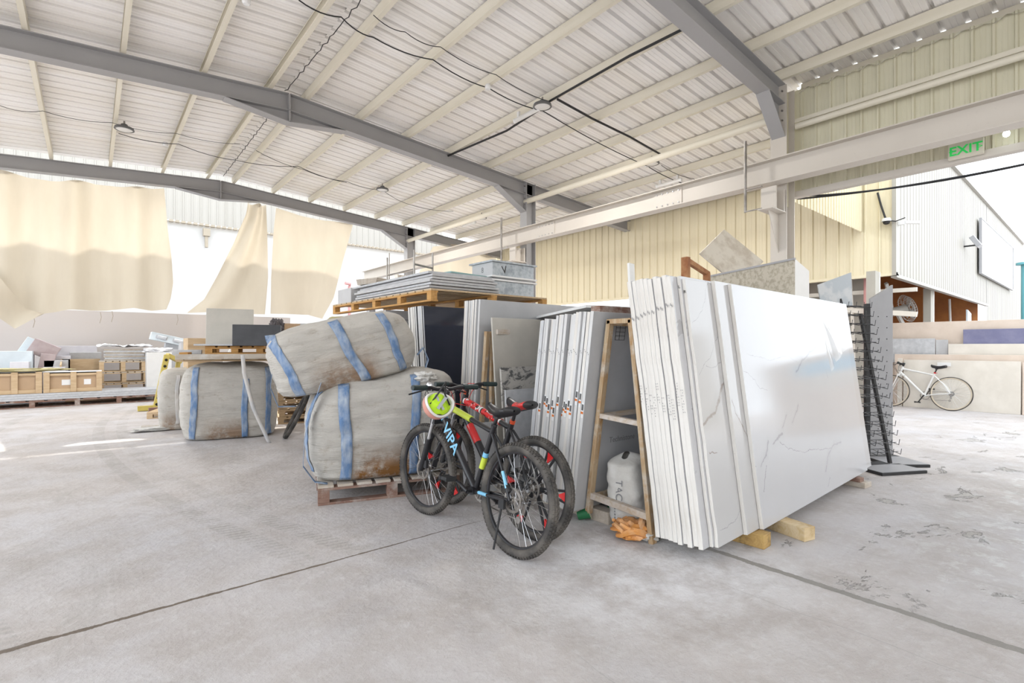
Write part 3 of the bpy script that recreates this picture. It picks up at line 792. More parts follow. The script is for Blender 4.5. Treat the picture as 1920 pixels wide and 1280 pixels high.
for px, py, lab in ((988,215,'white tube lamp beside the nearest round ceiling lamp'),(1254,343,'white tube lamp under the roof left of the nearest column'),(880,420,'white tube lamp near the middle column'),(303,262+120,'white tube lamp under the far left rafter')):
    if px == 303: continue
    p = on_roof(px, py, -.12)
    if not first:
        t = first = thing('tube_lamp', lab, 'ceiling lamp', p)
        mb = MB(); mb.tube([(0,-.30,0),(0,.30,0)], .04, 12); part('tube', mb, M['lens'], t, True)
        mb = MB(); mb.tube([(0,-.33,0),(0,-.29,0)], .043, 12); mb.tube([(0,.29,0),(0,.33,0)], .043, 12); mb.box((-.02,-.25,.03),(.02,-.2,.13)); mb.box((-.02,.2,.03),(.02,.25,.13)); part('cap', mb, M['whitebright'], t)
    else: dup(first, p, label=lab)
first = None
for px, py, lab in ((915,164,'small white round junction box on the cable over the bicycles'),(1213,311,'small white round junction box beside the lamp near the column'),(310,271,'small dark junction knot on the far left cable'),(462,4,'white junction box at the top edge of the roof')):
    p = on_roof(px, py, -.06)
    if not first:
        first = solo('junction_box', MB().lathe([(0,.05),(.035,.05),(.05,.03),(.05,-.01),(.035,-.03),(0,-.03)]), M['whitebright'], lab, 'junction box', smooth=True, loc=p)
    else: dup(first, p, label=lab)
def cable(pts, r, lab, m='blackm', dz=-.03, sag=.05):
    P = [on_roof(px, py, dz) for px, py in pts]; out = []
    for a, b in zip(P, P[1:]):
        for k in range(6):
            f = k/6; q = a.lerp(b, f); q.z -= sag*4*f*(1-f); out.append(q)
    out.append(P[-1])
    return solo('roof_cable', MB().tube(out, r, 5), M[m], lab, 'cable', smooth=True)
cable([(560,0),(640,32),(700,70),(812,112),(916,165),(1018,208),(1213,311),(1300,350)], .009, 'black cable slung from the top edge past the nearest round lamp')
cable([(1017,202),(950,245),(840,292),], .02, 'thick black cable running along a purlin to the middle rafter', sag=0)
cable([(1030,190),(1180,105),(1290,50)], .02, 'thick black cable running along a purlin to the nearest rafter', sag=0)
cable([(1045,186),(1110,222),(1180,256),(1240,290)], .02, 'short thick black cable crossing three purlins right of the nearest lamp', sag=0)
cable([(700,28),(760,60),(826,88),(930,140),(1030,190)], .006, 'thin cable from the roof ridge to the nearest round lamp')
cable([(222,250),(335,270),(440,300),(560,312),(650,342)], .007, 'thin cable across the far bay from the left round lamp')
cable([(0,198),(80,208),(210,230),(330,250),(450,270)], .005, 'thin wire across the far bay at the left')
cable([(480,282),(570,318),(650,340),(717,356),(770,384),(850,396)], .006, 'thin wire across the far bay from the ridge to the middle lamp')
cable([(1240,310),(1300,335),(1370,365)], .006, 'thin wire from the lamp near the column down the roof')
def rib_wire(pts, r, lab):
    P = [on_roof(px, py, .12) for px, py in pts]; out = []
    n = int((P[1]-P[0]).length/.25)
    for k in range(n*2+1):
        q = P[0].lerp(P[1], k/(n*2)); q.z -= .03*(k % 2); q.x += .010*math.sin(k*2.3); out.append(q)
    solo('ridge_wire', MB().tube(out, r, 4), M['blackm'], lab, 'cable')
rib_wire([(676,0),(535,170)], .007, 'dark knotted wire beside the roof ridge in the nearer bay')
rib_wire([(508,212),(418,330)], .007, 'dark knotted wire beside the roof ridge in the far bay')
# yard cable under the exit sign wall
mb = MB()
for k, (z0, z1) in enumerate(((3.72, 3.95), (3.68, 3.80))):
    pts = []
    for i in range(25):
        f = i/24; y = 3.3 - 5.5*f; pts.append((8.75 - .1*f, y, z0 + (z1-z0)*f - .32*4*f*(1-f)*(1-.3*k)))
    mb.tube(pts, .014, 5)
solo('yard_cable', mb, M['blackm'], 'pair of black cables sagging below the exit sign wall', 'cable', smooth=True)
# exit sign
p = at(1811, 277, X=8.5)
t = thing('exit_sign', 'ivory exit sign with green letters under the crane girder', 'sign', p+Vector((0,0,-.02)))
mb = MB(); mb.box((-.03,-.17,-.10),(.03,.17,.10)); part('panel', mb, M['sign_ivory'], t, bev=.006)
Mx = T(-.0325,0,0) @ RZ(-90) @ RX(90)
text('letters', 'EXIT', .155, M['exit'], t, Mx @ T(0,-.008,0), .002, bold=.003)
text('arrow', '<', .08, M['exit'], t, Mx @ T(-.155+.015,-.01,0), .001)
text('arrow', '>', .08, M['exit'], t, Mx @ T(.155-.015,-.01,0), .001)
mb = MB(); mb.tube([(0,-.1,.1),(.02,-.1,.25)], .006, 6); mb.tube([(0,.1,.1),(.02,.1,.25)], .006, 6); part('hanger', mb, M['black'], t)
p = at(1887, 250, X=8.4)
t = thing('bare_bulb', 'small lit bulb hanging right of the exit sign', 'lamp', p)
mb = MB(); mb.lathe([(0,-.045),(.028,-.03),(.034,0),(.02,.035),(.015,.05),(0,.05)]); part('glass', mb, M['bulb'], t, True)
mb = MB(); mb.cyl((0,0,.045),(0,0,.1),.018,10); mb.tube([(0,0,.1),(.05,.02,.2),(.17,.03,.22)],.005,5); part('socket', mb, M['black'], t)
# ================================================================ SLAB STACKS
def slab_mesh(L, H, Th, face, edge, rough_edge=0.):
    mb = MB()
    if rough_edge:
        # sawn, slightly ragged outline at the near end
        n = 16; rr = random.Random(int(L*1000+Th*9999))
        pts = [(rr.uniform(0, rough_edge), 0, H*k/n) for k in range(n+1)]
        pts[0] = (0.0,0,0); pts[-1] = (0.0,0,H)
        out = [(L,0,0)] + pts + [(L,0,H)]
        n = len(out)
        vs = [Vector(p) for p in out] + [Vector(p)+Vector((0,Th,0)) for p in out]
        fs = [tuple(range(n)), tuple(range(n, 2*n))[::-1]] + [(i, n+i, n+(i+1) % n, (i+1) % n) for i in range(n)]
        mb.add(vs, fs, [0, 0] + [1]*n)
    else:
        mb.box((0,0,0), (L,Th,H), mis=[1,1,0,0,1,1])
    return mb.mesh('slab', [M[face], M[edge]])
def stack(specs, x0, y_left, zb, lean, rz, group, M0=None):
    """specs listed from the left (far, +y) to the right (near): dict(L,H,T,face,edge,dx,label)"""
    base = T(x0, y_left, zb) @ RZ(rz)
    y = 0; out = []
    cache = {}
    for sp in specs:
        y -= sp['T']/math.cos(R(lean)) + sp.get('gap', .001)
        key = (sp['L'], sp['H'], sp['T'], sp['face'], sp['edge'], sp.get('re', 0))
        if key not in cache: cache[key] = slab_mesh(*key)
        o = link('stone_slab', cache[key], M=base @ T(sp.get('dx', 0), y, sp.get('dz', 0)) @ RX(lean), bev=.002)
        tag(o, sp['label'], 'slab', group); out.append(o)
    return out

# big white stack on the right (leans away, top to +y)
sp = []
for i in range(10):
    sp.append(dict(L=3.25, H=1.67, T=.031, face='quartz', edge='edge', dx=rnd.uniform(-.012,.012), dz=rnd.uniform(-.012,.006), re=.012,
                   label='white slab with a sawn edge, %s from the left in the big white stack' % ORD[i]))
sp.append(dict(L=3.2, H=1.67, T=.022, face='quartz', edge='edge', dx=.075, dz=0, re=.006, label='white slab set just behind the ten flush edges, back one of a pair marked L and R'))
sp.append(dict(L=3.2, H=1.655, T=.022, face='quartz2', edge='edge', dx=.095, dz=-.002, re=.01, label='brown veined white slab with a chipped lower corner in the big white stack'))
sp.append(dict(L=2.85, H=1.665, T=.026, face='quartz2', edge='edge', dx=.43, dz=.0, re=.003, label='white slab second from the front of the big white stack, its left strip showing'))
sp.append(dict(L=2.42, H=1.655, T=.026, face='quartz', edge='edge', dx=.61, dz=.0, re=0, label='glossy grey veined white slab lying frontmost on the big white stack'))
A_Y = 1.90
As = stack(sp, 2.79, A_Y, .095, -7.6, 1.6, 'white slabs of the big leaning stack')
# letters on two edges
Mx = RZ(-90) @ RX(90)
text('letter', 'L', .028, M['ink'], As[10], T(-.002,.011,1.60) @ Mx); text('letter', 'R', .028, M['ink'], As[11], T(-.002,.011,1.57) @ Mx)
for i in range(10):      # rows of stamped dots and printed codes on the sawn edges
    mb = MB(); rr = random.Random(i)
    z = 1.40 + .008*i
    for k in range(2): mb.box((-.0035,.008+.009*k,z+.01*k),(-.002,.012+.009*k,z+.016+.01*k))
    z = 0.98 - .03*(i % 4)
    for k in range(9):
        for c in range(2):
            if rr.random() < .6: mb.box((-.0033,.008+.010*c,z-k*.017),(-.0025,.011+.010*c,z-k*.017+.007))
    part('stamped_marks', mb, M['inkgrey'], As[i])
# veins drawn on the two front slabs
def face_xz(o, px, py):
    Mi = o.matrix_local.inverted(); c0 = Mi @ Vector((0,0,CAM_H)); c1 = Mi @ at(px, py, d=3.0)
    f = -c0.y/(c1.y-c0.y); p = c0.lerp(c1, f); return p.x, p.z
def veins(o, lines):
    segs = []
    for pts, w, vc in lines:
        q = [face_xz(o, *p) for p in pts]
        for a, b in zip(q, q[1:]): segs.append((a[0], a[1], b[0], b[1], w, vc))
    return segs
G, G2, BR = (.25,.25,.26), (.33,.33,.35), (.20,.155,.12)
m_ = seg_quartz('grey_veined_front_slab', (.48,.48,.50), veins(As[13], [
    ([(1545,626),(1529,651),(1513,666),(1503,679),(1493,696)], .011, G), ([(1497,760),(1485,792)], .007, G2), ([(1475,780),(1467,802)], .007, G2),
    ([(1467,814),(1449,831)], .012, G), ([(1441,828),(1436,852),(1426,873)], .010, G), ([(1437,875),(1433,922)], .006, G),
    ([(1462,827),(1478,841),(1504,847),(1524,843),(1558,839)], .0028, G), ([(1577,828),(1564,834),(1554,849),(1548,882)], .009, G2), ([(1556,896),(1553,912)], .005, G2),
    ([(1394,694),(1415,712),(1426,729),(1439,732)], .0025, G), ([(1400,662),(1447,675),(1476,667),(1495,678)], .002, G2), ([(1400,872),(1412,878),(1418,874)], .004, G)]))
As[13].data.materials[0] = m_
m_ = seg_quartz('brown_veined_second_slab', (.47,.465,.47), veins(As[12], [([(1372,752),(1379,776),(1389,792),(1402,818)], .007, BR), ([(1378,640),(1392,700),(1400,760)], .0015, G)]))
As[12].data.materials[0] = m_
m_ = seg_quartz('brown_veined_third_slab', (.47,.465,.47), veins(As[11], [
    ([(1368,700),(1356,722),(1347,750),(1340,774),(1318,795)], .014, BR), ([(1351,619),(1330,670),(1311,702)], .002, G), ([(1327,526),(1317,582),(1298,606)], .002, G),
    ([(1359,675),(1343,686),(1325,688)], .0025, G), ([(1392,946),(1381,974),(1350,994)], .0022, G), ([(1330,850),(1345,848)], .004, BR)]))
As[11].data.materials[0] = m_
# peeling film
t = thing('plastic_film', 'clear plastic film peeling down at the top right of the glossy white slab', 'film')
t.matrix_local = T(2.79, A_Y, .095) @ RZ(1.6) @ T(0, -.395, 0) @ RX(-7.6)
def film(u, v):
    x = 2.12 + .10*u + .46*v*u + .16*v; z = 1.645 - (.72-.30*u)*v - .02*u
    y = -.010 - .022*v*abs(math.sin(u*9+v*2)) - .05*v*u*u - .006*noise.noise(Vector((u*5, v*5, 1)))
    return Vector((x, y, z))
mb = MB(); mb.grid(film, 40, 40); part('sheet', mb, M['film'], t, True)
t = thing('plastic_film', 'narrow flap of clear film hanging between the two front white slabs', 'film')
t.matrix_local = T(2.79, A_Y, .095) @ RZ(1.6) @ T(0, -.372, 0) @ RX(-7.6)
mb = MB(); mb.poly([(.46,0,1.22),(.585,-.002,.78),(.50,-.010,.62)], (0,-.002,0)); mb.poly([(.56,-.004,1.02),(.59,-.012,.62),(.52,-.016,.66)], (0,-.002,0)); part('sheet', mb, M['film'], t)
# timbers under it
def block(loc, d, rz, m, lab, sub=None):
    mb = MB(); mb.box((-d[0]/2,-d[1]/2,0),(d[0]/2,d[1]/2,d[2]))
    return solo('timber_block', mb, M[m], lab, 'timber', bev=.004, loc=loc, rot=(0,0,R(rz)))
p = at(1405, 1022, Z=0.03); block((3.36,1.68,0), (.11,.46,.09), 2, 'wood_burnt', 'half blackened timber block under the left end of the big white stack')
block((3.78,1.62,0), (.11,.62,.09), -14, 'wood_block', 'pale sawn timber block sticking out under the middle of the big white stack')
block((3.60,1.78,0), (.07,.30,.088), 8, 'wood_dusty', 'dusty grey timber chunk between the two larger blocks under the white stack')
block((5.55,1.78,0), (.14,.62,.05), -6, 'wood_dusty', 'flat plank under the far right end of the big white stack')
block((5.50,1.80,.05), (.09,.58,.04), -4, 'wood_red', 'short reddish piece lying on the plank under the far right end of the white stack')

# A-frame between the two stacks
t = thing('slab_rack', 'worn A-frame slab rack standing between the two slab stacks', 'rack', (2.86, 2.24, 0))
for k, x in enumerate((0., 2.6)):
    e = 'frame_wood'
    mb = MB(); mb.bar((x,.29,.06),(x,.085,1.49),.035,.05,up=(1,0,0)); part('left_leg', mb, M[e], t, bev=.003)
    mb = MB(); mb.bar((x,-.27,.0),(x,-.10,1.49),.035,.05,up=(1,0,0)); part('right_leg', mb, M[e], t, bev=.003)
    mb = MB(); mb.bar((x,.10,1.48),(x,-.11,1.48),.05,.035); part('top_bar', mb, M[e], t, bev=.003)
    mb = MB(); mb.bar((x,.185,.80),(x,-.185,.78),.04,.035); part('middle_bar', mb, M['frame_pale'], t, bev=.003)
    mb = MB(); mb.bar((x,.27,.20),(x,-.25,.17),.045,.045); part('bottom_bar', mb, M['frame_pale'], t, bev=.003)
mb = MB(); mb.bar((0,.20,.79),(2.6,-.05,.86),.03,.035); part('brace', mb, M['frame_pale'], t)
for y, z in ((.09,1.47),(-.10,1.47),(.25,.19),(-.24,.19)):
    mb = MB(); mb.bar((0,y,z),(2.6,y,z),.035,.035); part('long_bar', mb, M['frame_wood'], t)

# grey stack left of the rack (leans the other way)
sp = []
thick = [.030,.022,.03,.018,.03,.028,.02,.03,.022,.03]
for i in range(10):
    sp.append(dict(L=2.4, H=1.44, T=thick[i], gap=.002 if i % 4 else .008, face='face_grey', edge=['edge_grey','edge','edge_mid','edge_grey'][i % 4], dx=rnd.uniform(-.02,.03)+.08, dz=rnd.uniform(-.01,.01),
                   label='pale slab, %s from the left in the rear group behind the red saddle' % ORD[i]))
for i in range(12):
    sp.append(dict(L=2.6, H=1.46+.012*(i > 6), T=.029 if i % 4 else .024, gap=.002 if i % 5 else .006, face='face_grey', edge=['edge_grey','edge','edge_grey'][i % 3], dx=rnd.uniform(-.012,.012)+(.0 if i != 4 else .03), dz=rnd.uniform(-.006,.006),
                   label='pale slab, %s from the left in the stickered group beside the A-frame rack' % ORD[i]))
sp[-1]['dx'] = .01
Bs = stack(sp, 2.73, 3.23, .09, 7.6, -1.0, 'pale slabs leaning left of the A-frame rack')
rr = random.Random(3)
for i, o in enumerate(Bs):
    if i < 10 and i not in (4, 5, 7, 9): continue
    z = {21:.70, 20:.78, 19:.79}.get(i, .67 + .05*(i % 2) + rr.uniform(-.02,.02))
    w = .022
    mb = MB(); mb.box((-.0025,.003,z),(-.001,.003+w,z+.11)); st = part('sticker', mb, M['paper'], o)
    mb = MB(); mb.box((-.0035,.003,z+.030),(-.0024,.003+w,z+.046)); part('orange_band', mb, M['sticker_orange'], st)
    mb = MB()
    for k in range(5): mb.box((-.0035,.005+.0035*k,z+.056),(-.0024,.007+.0035*k,z+.10))
    part('barcode', mb, M['ink'], st)
for i, o in enumerate(Bs):
    mb = MB()
    for k in range(2): mb.box((-.003,.008+.008*k,1.16+.012*(i % 3)+.012*k),(-.001,.0115+.008*k,1.167+.012*(i % 3)+.012*k))
    part('stamped_dots', mb, M['inkgrey'], o)
o = Bs[-1]; F = RX(90)
text('printed_text', 'Technistone', .062, M['inkgrey'], o, T(.62,-.001,1.12) @ F)
text('printed_text', 'Technistone  noble', .062, M['inkgrey'], o, T(.56,-.001,.50) @ F)
mb = MB()
for k in range(5): mb.box((.26,-.002,1.27+.03*k),(.37,-.0005,1.273+.03*k))
for k in (0,.045,.107): mb.box((.26+k,-.002,1.27),(.263+k,-.0005,1.393))
part('printed_table', mb, M['ink'], o)
block((2.95,2.85,0), (.10,.95,.09), 0, 'wood_dusty', 'timber bearer under the near end of the pale slabs behind the bicycles')
block((4.7,2.85,0), (.10,.95,.09), 0, 'wood_dusty', 'timber bearer under the far end of the pale slabs behind the bicycles')

# timbers and board lying across the tops
t = thing('white_board', 'large white board lying across the tops of the pale slabs', 'board', (2.86, 2.30, 1.60))
mb = MB(); mb.poly([(.05,.30,0),(1.6,-.05,0),(2.4,.2,0),(2.6,1.6,0),(.9,1.9,0)], (0,0,.022)); part('board', mb, M['whitebright'], t)
mb = MB(); mb.bar((-.10,-.0,-.03),(1.7,-.10,-.03),.09,.055); solo('timber_bar', mb, M['wood_red'], 'brown timber lying under the white board on top of the pale slabs', 'timber', bev=.003, loc=(2.92,2.43,1.60))
mb = MB(); mb.box((-.035,-.01,0),(.035,.01,.42))
p = at(1187, 570, X=3.35); solo('white_strip', mb, M['white'], 'narrow white strip standing upright behind the left end of the big white stack', 'board', bev=.002, loc=(3.35,p.y,1.56), rot=(R(-6),R(4),0))

# stack C, with grey sheet, sticks and plain slabs
sp = []
for i in range(8):
    sp.append(dict(L=2.2, H=1.66, T=[.03,.03,.02,.03,.03,.03,.02,.03][i], gap=.003 if i != 4 else .02, face='face_grey', edge=['edge','edge_grey'][i % 2], dx=rnd.uniform(-.01,.02),
                   label='white edged slab, %s from the left beside the dark navy slab' % ORD[i]))
Cs = stack(sp, 2.86, 4.30, .10, 4.5, 0, 'white edged slabs right of the dark navy slab')
for i in (0,3,5,7):
    mb = MB(); mb.box((-.003,.003,.62),(-.001,.028,.74)); st = part('sticker', mb, M['paper'], Cs[i])
    mb = MB(); mb.box((-.004,.003,.63),(-.002,.028,.655)); part('yellow_band', mb, M['sticker_yellow'], st)
o = Cs[-1]; mb = MB()
for k in range(5): mb.box((.55,-.002,1.20+.045*k),(.80,-.0005,1.205+.045*k))
for k in (0,.12,.245): mb.box((.55+k,-.002,1.20),(.555+k,-.0005,1.385))
part('printed_table', mb, M['ink'], o)
# dark slab stack
sp = []
for i in range(5):
    sp.append(dict(L=2.2, H=1.67, T=.03, gap=.003, face='face_grey', edge='edge', dx=rnd.uniform(-.01,.02), label='white edged slab, %s from the left in the group beside the upper bulk bag' % ORD[i]))
for i in range(6):
    sp.append(dict(L=2.2, H=1.67, T=.028, gap=.003, face='charcoal', edge=['edge_mid','edge_grey'][i % 2], dx=rnd.uniform(-.01,.02), label='blue grey edged slab, %s from the left just behind the dark navy slab' % ORD[i]))
sp.append(dict(L=2.1, H=1.665, T=.022, gap=.002, face='face_dark', edge='edge_mid', dx=.0, label='glossy dark navy slab standing frontmost left of the wooden sticks'))
stack(sp, 2.86, 5.17, .10, -6.0, 0, 'slabs standing behind the bulk bags')
sp = []
for i in range(6):
    sp.append(dict(L=1.9, H=1.67, T=.03, gap=.004 if i != 3 else .03, face='face_grey', edge=['edge','edge_grey'][i % 2], dx=rnd.uniform(-.01,.02), label='white edged slab top, %s from the left above the upper bulk bag' % ORD[i]))
Es = stack(sp, 2.88, 6.28, .10, 4.0, 0, 'slab tops showing above the upper bulk bag')
mb = MB()
for k in range(4): mb.box((.2,-.002,1.40+.05*k),(.42,-.0005,1.405+.05*k))
for k in (0,.215): mb.box((.2+k,-.002,1.40),(.205+k,-.0005,1.555))
part('printed_table', mb, M['ink'], Es[-1])
for y in (6.05, 4.75, 4.0):
    block((3.1, y, 0), (.12,.75 if y < 4.5 else .6,.10), 0, 'wood_dusty', {6.05:'timber bearer under the farthest white edged slabs',4.75:'timber bearer under the dark navy slab',4.0:'timber bearer under the slabs right of the navy slab'}[y])
    
# pieces leaning between C and B
def leaning(name, lab, x0, y0, L, H, Th, m, lean, rz=0, zb=.0, cat='slab', grp=None):
    mb = MB(); mb.box((0,0,0),(L,Th,H))
    o = solo(name, mb, M[m], lab, cat, grp, bev=.002); o.matrix_local = T(x0,y0,zb) @ RZ(rz) @ RX(lean); return o
leaning('stone_slab', 'plain beige slab leaning left of the pale slab stack', 2.88, 3.60, 1.3, 1.58, .02, 'face_beige', -5, 0)
leaning('stone_slab', 'black veined grey offcut leaning in front of the plain beige slab', 2.84, 3.46, 1.0, 1.10, .02, 'patterned', -5, 0, .02)
leaning('stone_slab', 'smooth grey offcut behind the near bicycle saddle', 2.82, 3.40, 1.0, .90, .02, 'tile_grey', -4, 0, .02)
leaning('stone_slab', 'dark grey offcut low behind the front bicycle frames', 2.50, 3.62, .34, .62, .02, 'face_grey', -7, -4)
for k, (x, y, h, lab) in enumerate(((2.86,3.93,1.45,'left of two thin wooden sticks standing beside the beige slab'),(2.93,3.80,1.45,'right of two thin wooden sticks standing beside the beige slab'))):
    mb = MB(); mb.box((-.02,-.02,0),(.02,.02,h)); solo('wooden_stick', mb, M['frame_wood'], lab, 'timber', bev=.003, loc=(x,y,.0), rot=(R(3*(1-2*k)),R(2),0))
mb = MB(); mb.bar((0,0,0),(.17,.02,0),.05,.05); solo('wooden_stick', mb, M['frame_pale'], 'short pale crossbar beside the top of the two wooden sticks', 'timber', bev=.003, loc=(2.92,3.73,1.44))

# ================================================================ PALLETS
def pallet(name, lab, cat, L, W, H, M_, top='wood', side='wood', blocks=4, group=None, boards=7, open_bottom=False, bm=None):
    t = thing(name, lab, cat, M=M_, group=group)
    bt = .02
    mb = MB()
    bw = L/boards*.82 if L >= W else L/boards*.82
    for k in range(boards):
        x = (L-bw)*k/(boards-1); mb.box((x,0,H-bt),(x+bw,W,H))
    part('deck', mb, M[top], t, bev=.002)
    mb = MB()
    for y in (0, W/2-.045, W-.09): mb.box((0,y,H-2*bt-.002),(L,y+.09,H-bt-.001))
    for y in (0, W/2-.045, W-.09): mb.box((0,y,0),(L,y+.09,bt))
    part('stringers', mb, M[side], t, bev=.002)
    for k in range(blocks):
        x = (L-.09)*k/(blocks-1)
        for y in (0, W/2-.04, W-.08):
            mb = MB(); mb.box((x,y+.001,bt),(x+.09,y+.08,H-2*bt-.002))
            part('block', mb, M[bm[k] if bm else side], t, bev=.002)
    return t
# foreground pallet below the big bag
RB = -17.5
pallet('pallet', 'weathered reddish pallet under the big bulk bag', 'pallet', 1.20, 1.05, .160, T(1.43,4.18,0) @ RZ(RB), 'wood_dusty', 'wood_red', 3, boards=8)
# high platform over the slab stacks
pallet('pallet', 'long orange pallet laid high across the slab stacks', 'pallet', 2.9, 1.75, .14, T(2.86+1.75,4.80,1.80) @ RZ(90), 'wood', 'wood_orange', 5, boards=16)
# sheets stacked on it
rr = random.Random(5)
for i in range(7):
    mb = MB(); w = 1.0 - .02*i; z = 1.942 + .032*i
    mb.box((0,0,0),(w+rr.uniform(-.03,.03),2.1+rr.uniform(-.06,.06),.026))
    solo('grey_sheet', mb, M['panel_grey' if i not in (2,6) else ('tile_grey')], 'grey sheet, %s from the bottom of the flat pile on the high pallet' % ORD[i], 'sheet', 'flat grey sheets on the high pallet', bev=.002, loc=(2.92+rr.uniform(0,.05),4.93+rr.uniform(0,.05),z), rot=(0,0,R(rr.uniform(-1,1))))
mb = MB(); mb.box((0,0,0),(.7,.5,.02)); solo('teal_sheet', mb, M['panel_teal'], 'teal edged sheet lying on the right of the flat grey pile', 'sheet', bev=.002, loc=(3.25,5.0,2.168), rot=(0,0,R(8)))
for i in range(4):
    mb = MB(); mb.box((0,0,0),(.32,.42,.018)); solo('wood_tile', mb, M['wood_dusty'], 'brownish tile, %s from the bottom of the small pile on the grey sheets' % ORD[i], 'tile', 'small tile pile on the grey sheets', bev=.002, loc=(2.98+.012*i,6.45+.01*i,2.168+.021*i), rot=(0,0,R(12+i*2)))
mb = MB(); mb.box((0,0,0),(.6,.5,.22)); solo('grey_carton', mb, M['galv_light'], 'plain grey box at the far left end of the high pallet', 'box', bev=.005, loc=(2.92,7.15,1.942))
# duct boxes
for k in range(2):
    t = thing('duct_box', ['lower','upper'][k]+' galvanised duct box at the right end of the high pallet', 'duct', (3.84, 4.98, 1.942+.235*k), group='duct boxes on the high pallet')
    mb = MB(); mb.box((0,0,0),(.76,.50,.02)); part('flange', mb, M['whitebright'], t)
    mb = MB(); mb.box((.03,.03,.02),(.73,.47,.19), mis=[1,1,0,0,0,2]); part('casing', mb, [M['galv'],M['galv_light'],M['galv_light']], t, bev=.003)
    mb = MB(); mb.box((0,0,.19),(.76,.50,.21)); part('flange', mb, M['whitebright'] if k == 0 else M['galv'], t)
    if k: text('painted_mark', 'V', .14, M['ink'], t, T(.22,.028,.10) @ RX(90) @ RZ(10), .0005); text('painted_mark', '8', .10, M['inkgrey'], t, T(.028,.24,.10) @ RZ(-90) @ RX(90), .0005)
# pipe frame
mb = MB()
for x, y in ((0,0),(.3,.05),(0,.75)): mb.tube([(x,y,0),(x,y,.36)], .012, 8)
mb.tube([(0,0,.18),(.3,.05,.16)], .014, 8); mb.tube([(0,0,.12),(0,.75,.12)], .008, 8)
solo('pipe_frame', mb, M['dullsteel'], 'thin upright pipes standing on the pile of grey sheets', 'pipe', smooth=True, loc=(3.15,5.7,2.168))
# cloth sack on the far stack
def lump(name, lab, cat, c, r, m, seed=0, amp=.25, n=2.6, group=None, rot=(0,0,0)):
    def fn(u, v):
        a, b = 2*math.pi*u, math.pi*(v-.5)
        sp_ = lambda w, e: math.copysign(abs(w)**e, w)
        q = Vector((sp_(math.cos(b),2/n)*sp_(math.cos(a),2/n), sp_(math.cos(b),2/n)*sp_(math.sin(a),2/n), sp_(math.sin(b),2/n)))
        k = 1 + amp*noise.noise(q*2.2+Vector((seed,0,0))) + amp*.4*noise.noise(q*6+Vector((0,seed,0)))
        return Vector((q.x*r[0]*k, q.y*r[1]*k, r[2]+q.z*r[2]*(k if q.z > 0 else 1)))
    mb = MB(); mb.grid(fn, 48, 24, closeu=True)
    return solo(name, mb, M[m], lab, cat, group, smooth=True, loc=c, rot=rot)
for i in range(5):
    leaning('stone_slab', 'slab hidden low under the yellow sack, %s from the left' % ORD[i], 2.72, 7.15-.04*i, 1.2, 1.45, .03, 'face_grey', 0, zb=0, grp='slabs under the yellow sack')
lump('yellow_sack', 'dull yellow sack lying under the left end of the high pallet', 'sack', (2.80,6.98,1.455), (.34,.42,.13), 'yellow_cloth', 2)

# transition duct, marble diamond and rusty frame behind the big stack
t = thing('duct_piece', 'large sheet metal duct piece with a white end behind the big white stack', 'duct', (5.35,2.04,1.77))
c0, c1 = Vector((0,0,0)), Vector((.42,1.18,0)); e = Vector((.19,-.06,0))
mb = MB(); zt = .40
mb.add([c0,c1,c0+Vector((0,0,zt)),c1+Vector((.0,0,zt-.02)), c0+e*1.0, c1+e*2, c0+e*1.0+Vector((0,0,zt-.11)), c1+e*2+Vector((0,0,zt-.13))],
       [(0,1,3,2),(0,2,6,4),(1,5,7,3),(4,6,7,5),(2,3,7,6),(0,4,5,1)], [0,1,1,1,2,1])
part('casing', mb, [M['graniteface'],M['whitebright'],M['steel_gray']], t)
mb = MB(); mb.bar(c0+Vector((0,0,zt)), c1+Vector((0,0,zt-.02)), .02,.02); mb.bar(c0, c0+Vector((0,0,zt)), .03,.03); part('edge_strip', mb, M['steel_gray'], t)
q = [at(1312,475,d=6.0), at(1358,430,d=6.35), at(1432,490,d=6.35), at(1385,536,d=6.0)]
mb = MB(); mb.poly(q, (.03,.03,0)); solo('marble_tile', mb, M['marble'], 'cream marble square propped on its corner behind the sheet metal duct', 'slab', bev=.002)
t = thing('rusty_frame', 'rusty brown steel channel frame sticking up behind the big white stack', 'frame', (4.55,2.75,0))
mb = MB(); mb.bar((0,0,0),(0,0,2.19),.075,.05,up=(1,0,0)); part('post', mb, M['rust'], t, bev=.004)
mb = MB(); mb.bar((.40,.0,0),(.40,0,2.07),.06,.05,up=(1,0,0)); part('post', mb, M['rust'], t, bev=.004)
mb = MB(); mb.bar((-.02,0,2.17),(.43,0,2.06),.045,.05); part('top_bar', mb, M['rust'], t, bev=.004)
mb = MB(); mb.bar((.0,0,.1),(.40,.0,.1),.05,.07); part('bottom_bar', mb, M['rust'], t)

# sack, cloth and cups at the rack's foot
t = thing('cement_sack', 'white cement sack slumped inside the A-frame rack', 'sack', (3.05,2.28,0), (0,0,R(10)))
def sk(u, v):
    a = 2*math.pi*u; n = 3.2
    z = .50*v
    r = .97-.12*max(0,v-.65)/.35 - .12*math.exp(-v*18) + .05*math.sin(v*3.1)
    if v > .93: r *= max(.05, 1-(v-.93)/.07)**.5
    c, s_ = math.cos(a), math.sin(a); k = (abs(c)**n+abs(s_)**n)**(-1/n)
    p_ = Vector((c*k*.155*r, s_*k*.13*r, z))
    w = 1 + .07*noise.noise(Vector((p_.x*14, p_.y*14, z*20))) + .012*math.sin(z*60+3*c)*(v > .35) + .06*noise.noise(Vector((c*2,s_*2,z*7)))
    return Vector((p_.x*w, p_.y*w + .05*v*v, z*(1+.05*c)))
mb = MB(); mb.grid(sk, 56, 50, closeu=True); part('bag', mb, M['sack'], t, True)
text('printed_text', 'TAC', .075, M['inkgrey'], t, T(-.163,.02,.28) @ RZ(-90) @ RX(90) @ RZ(-90))
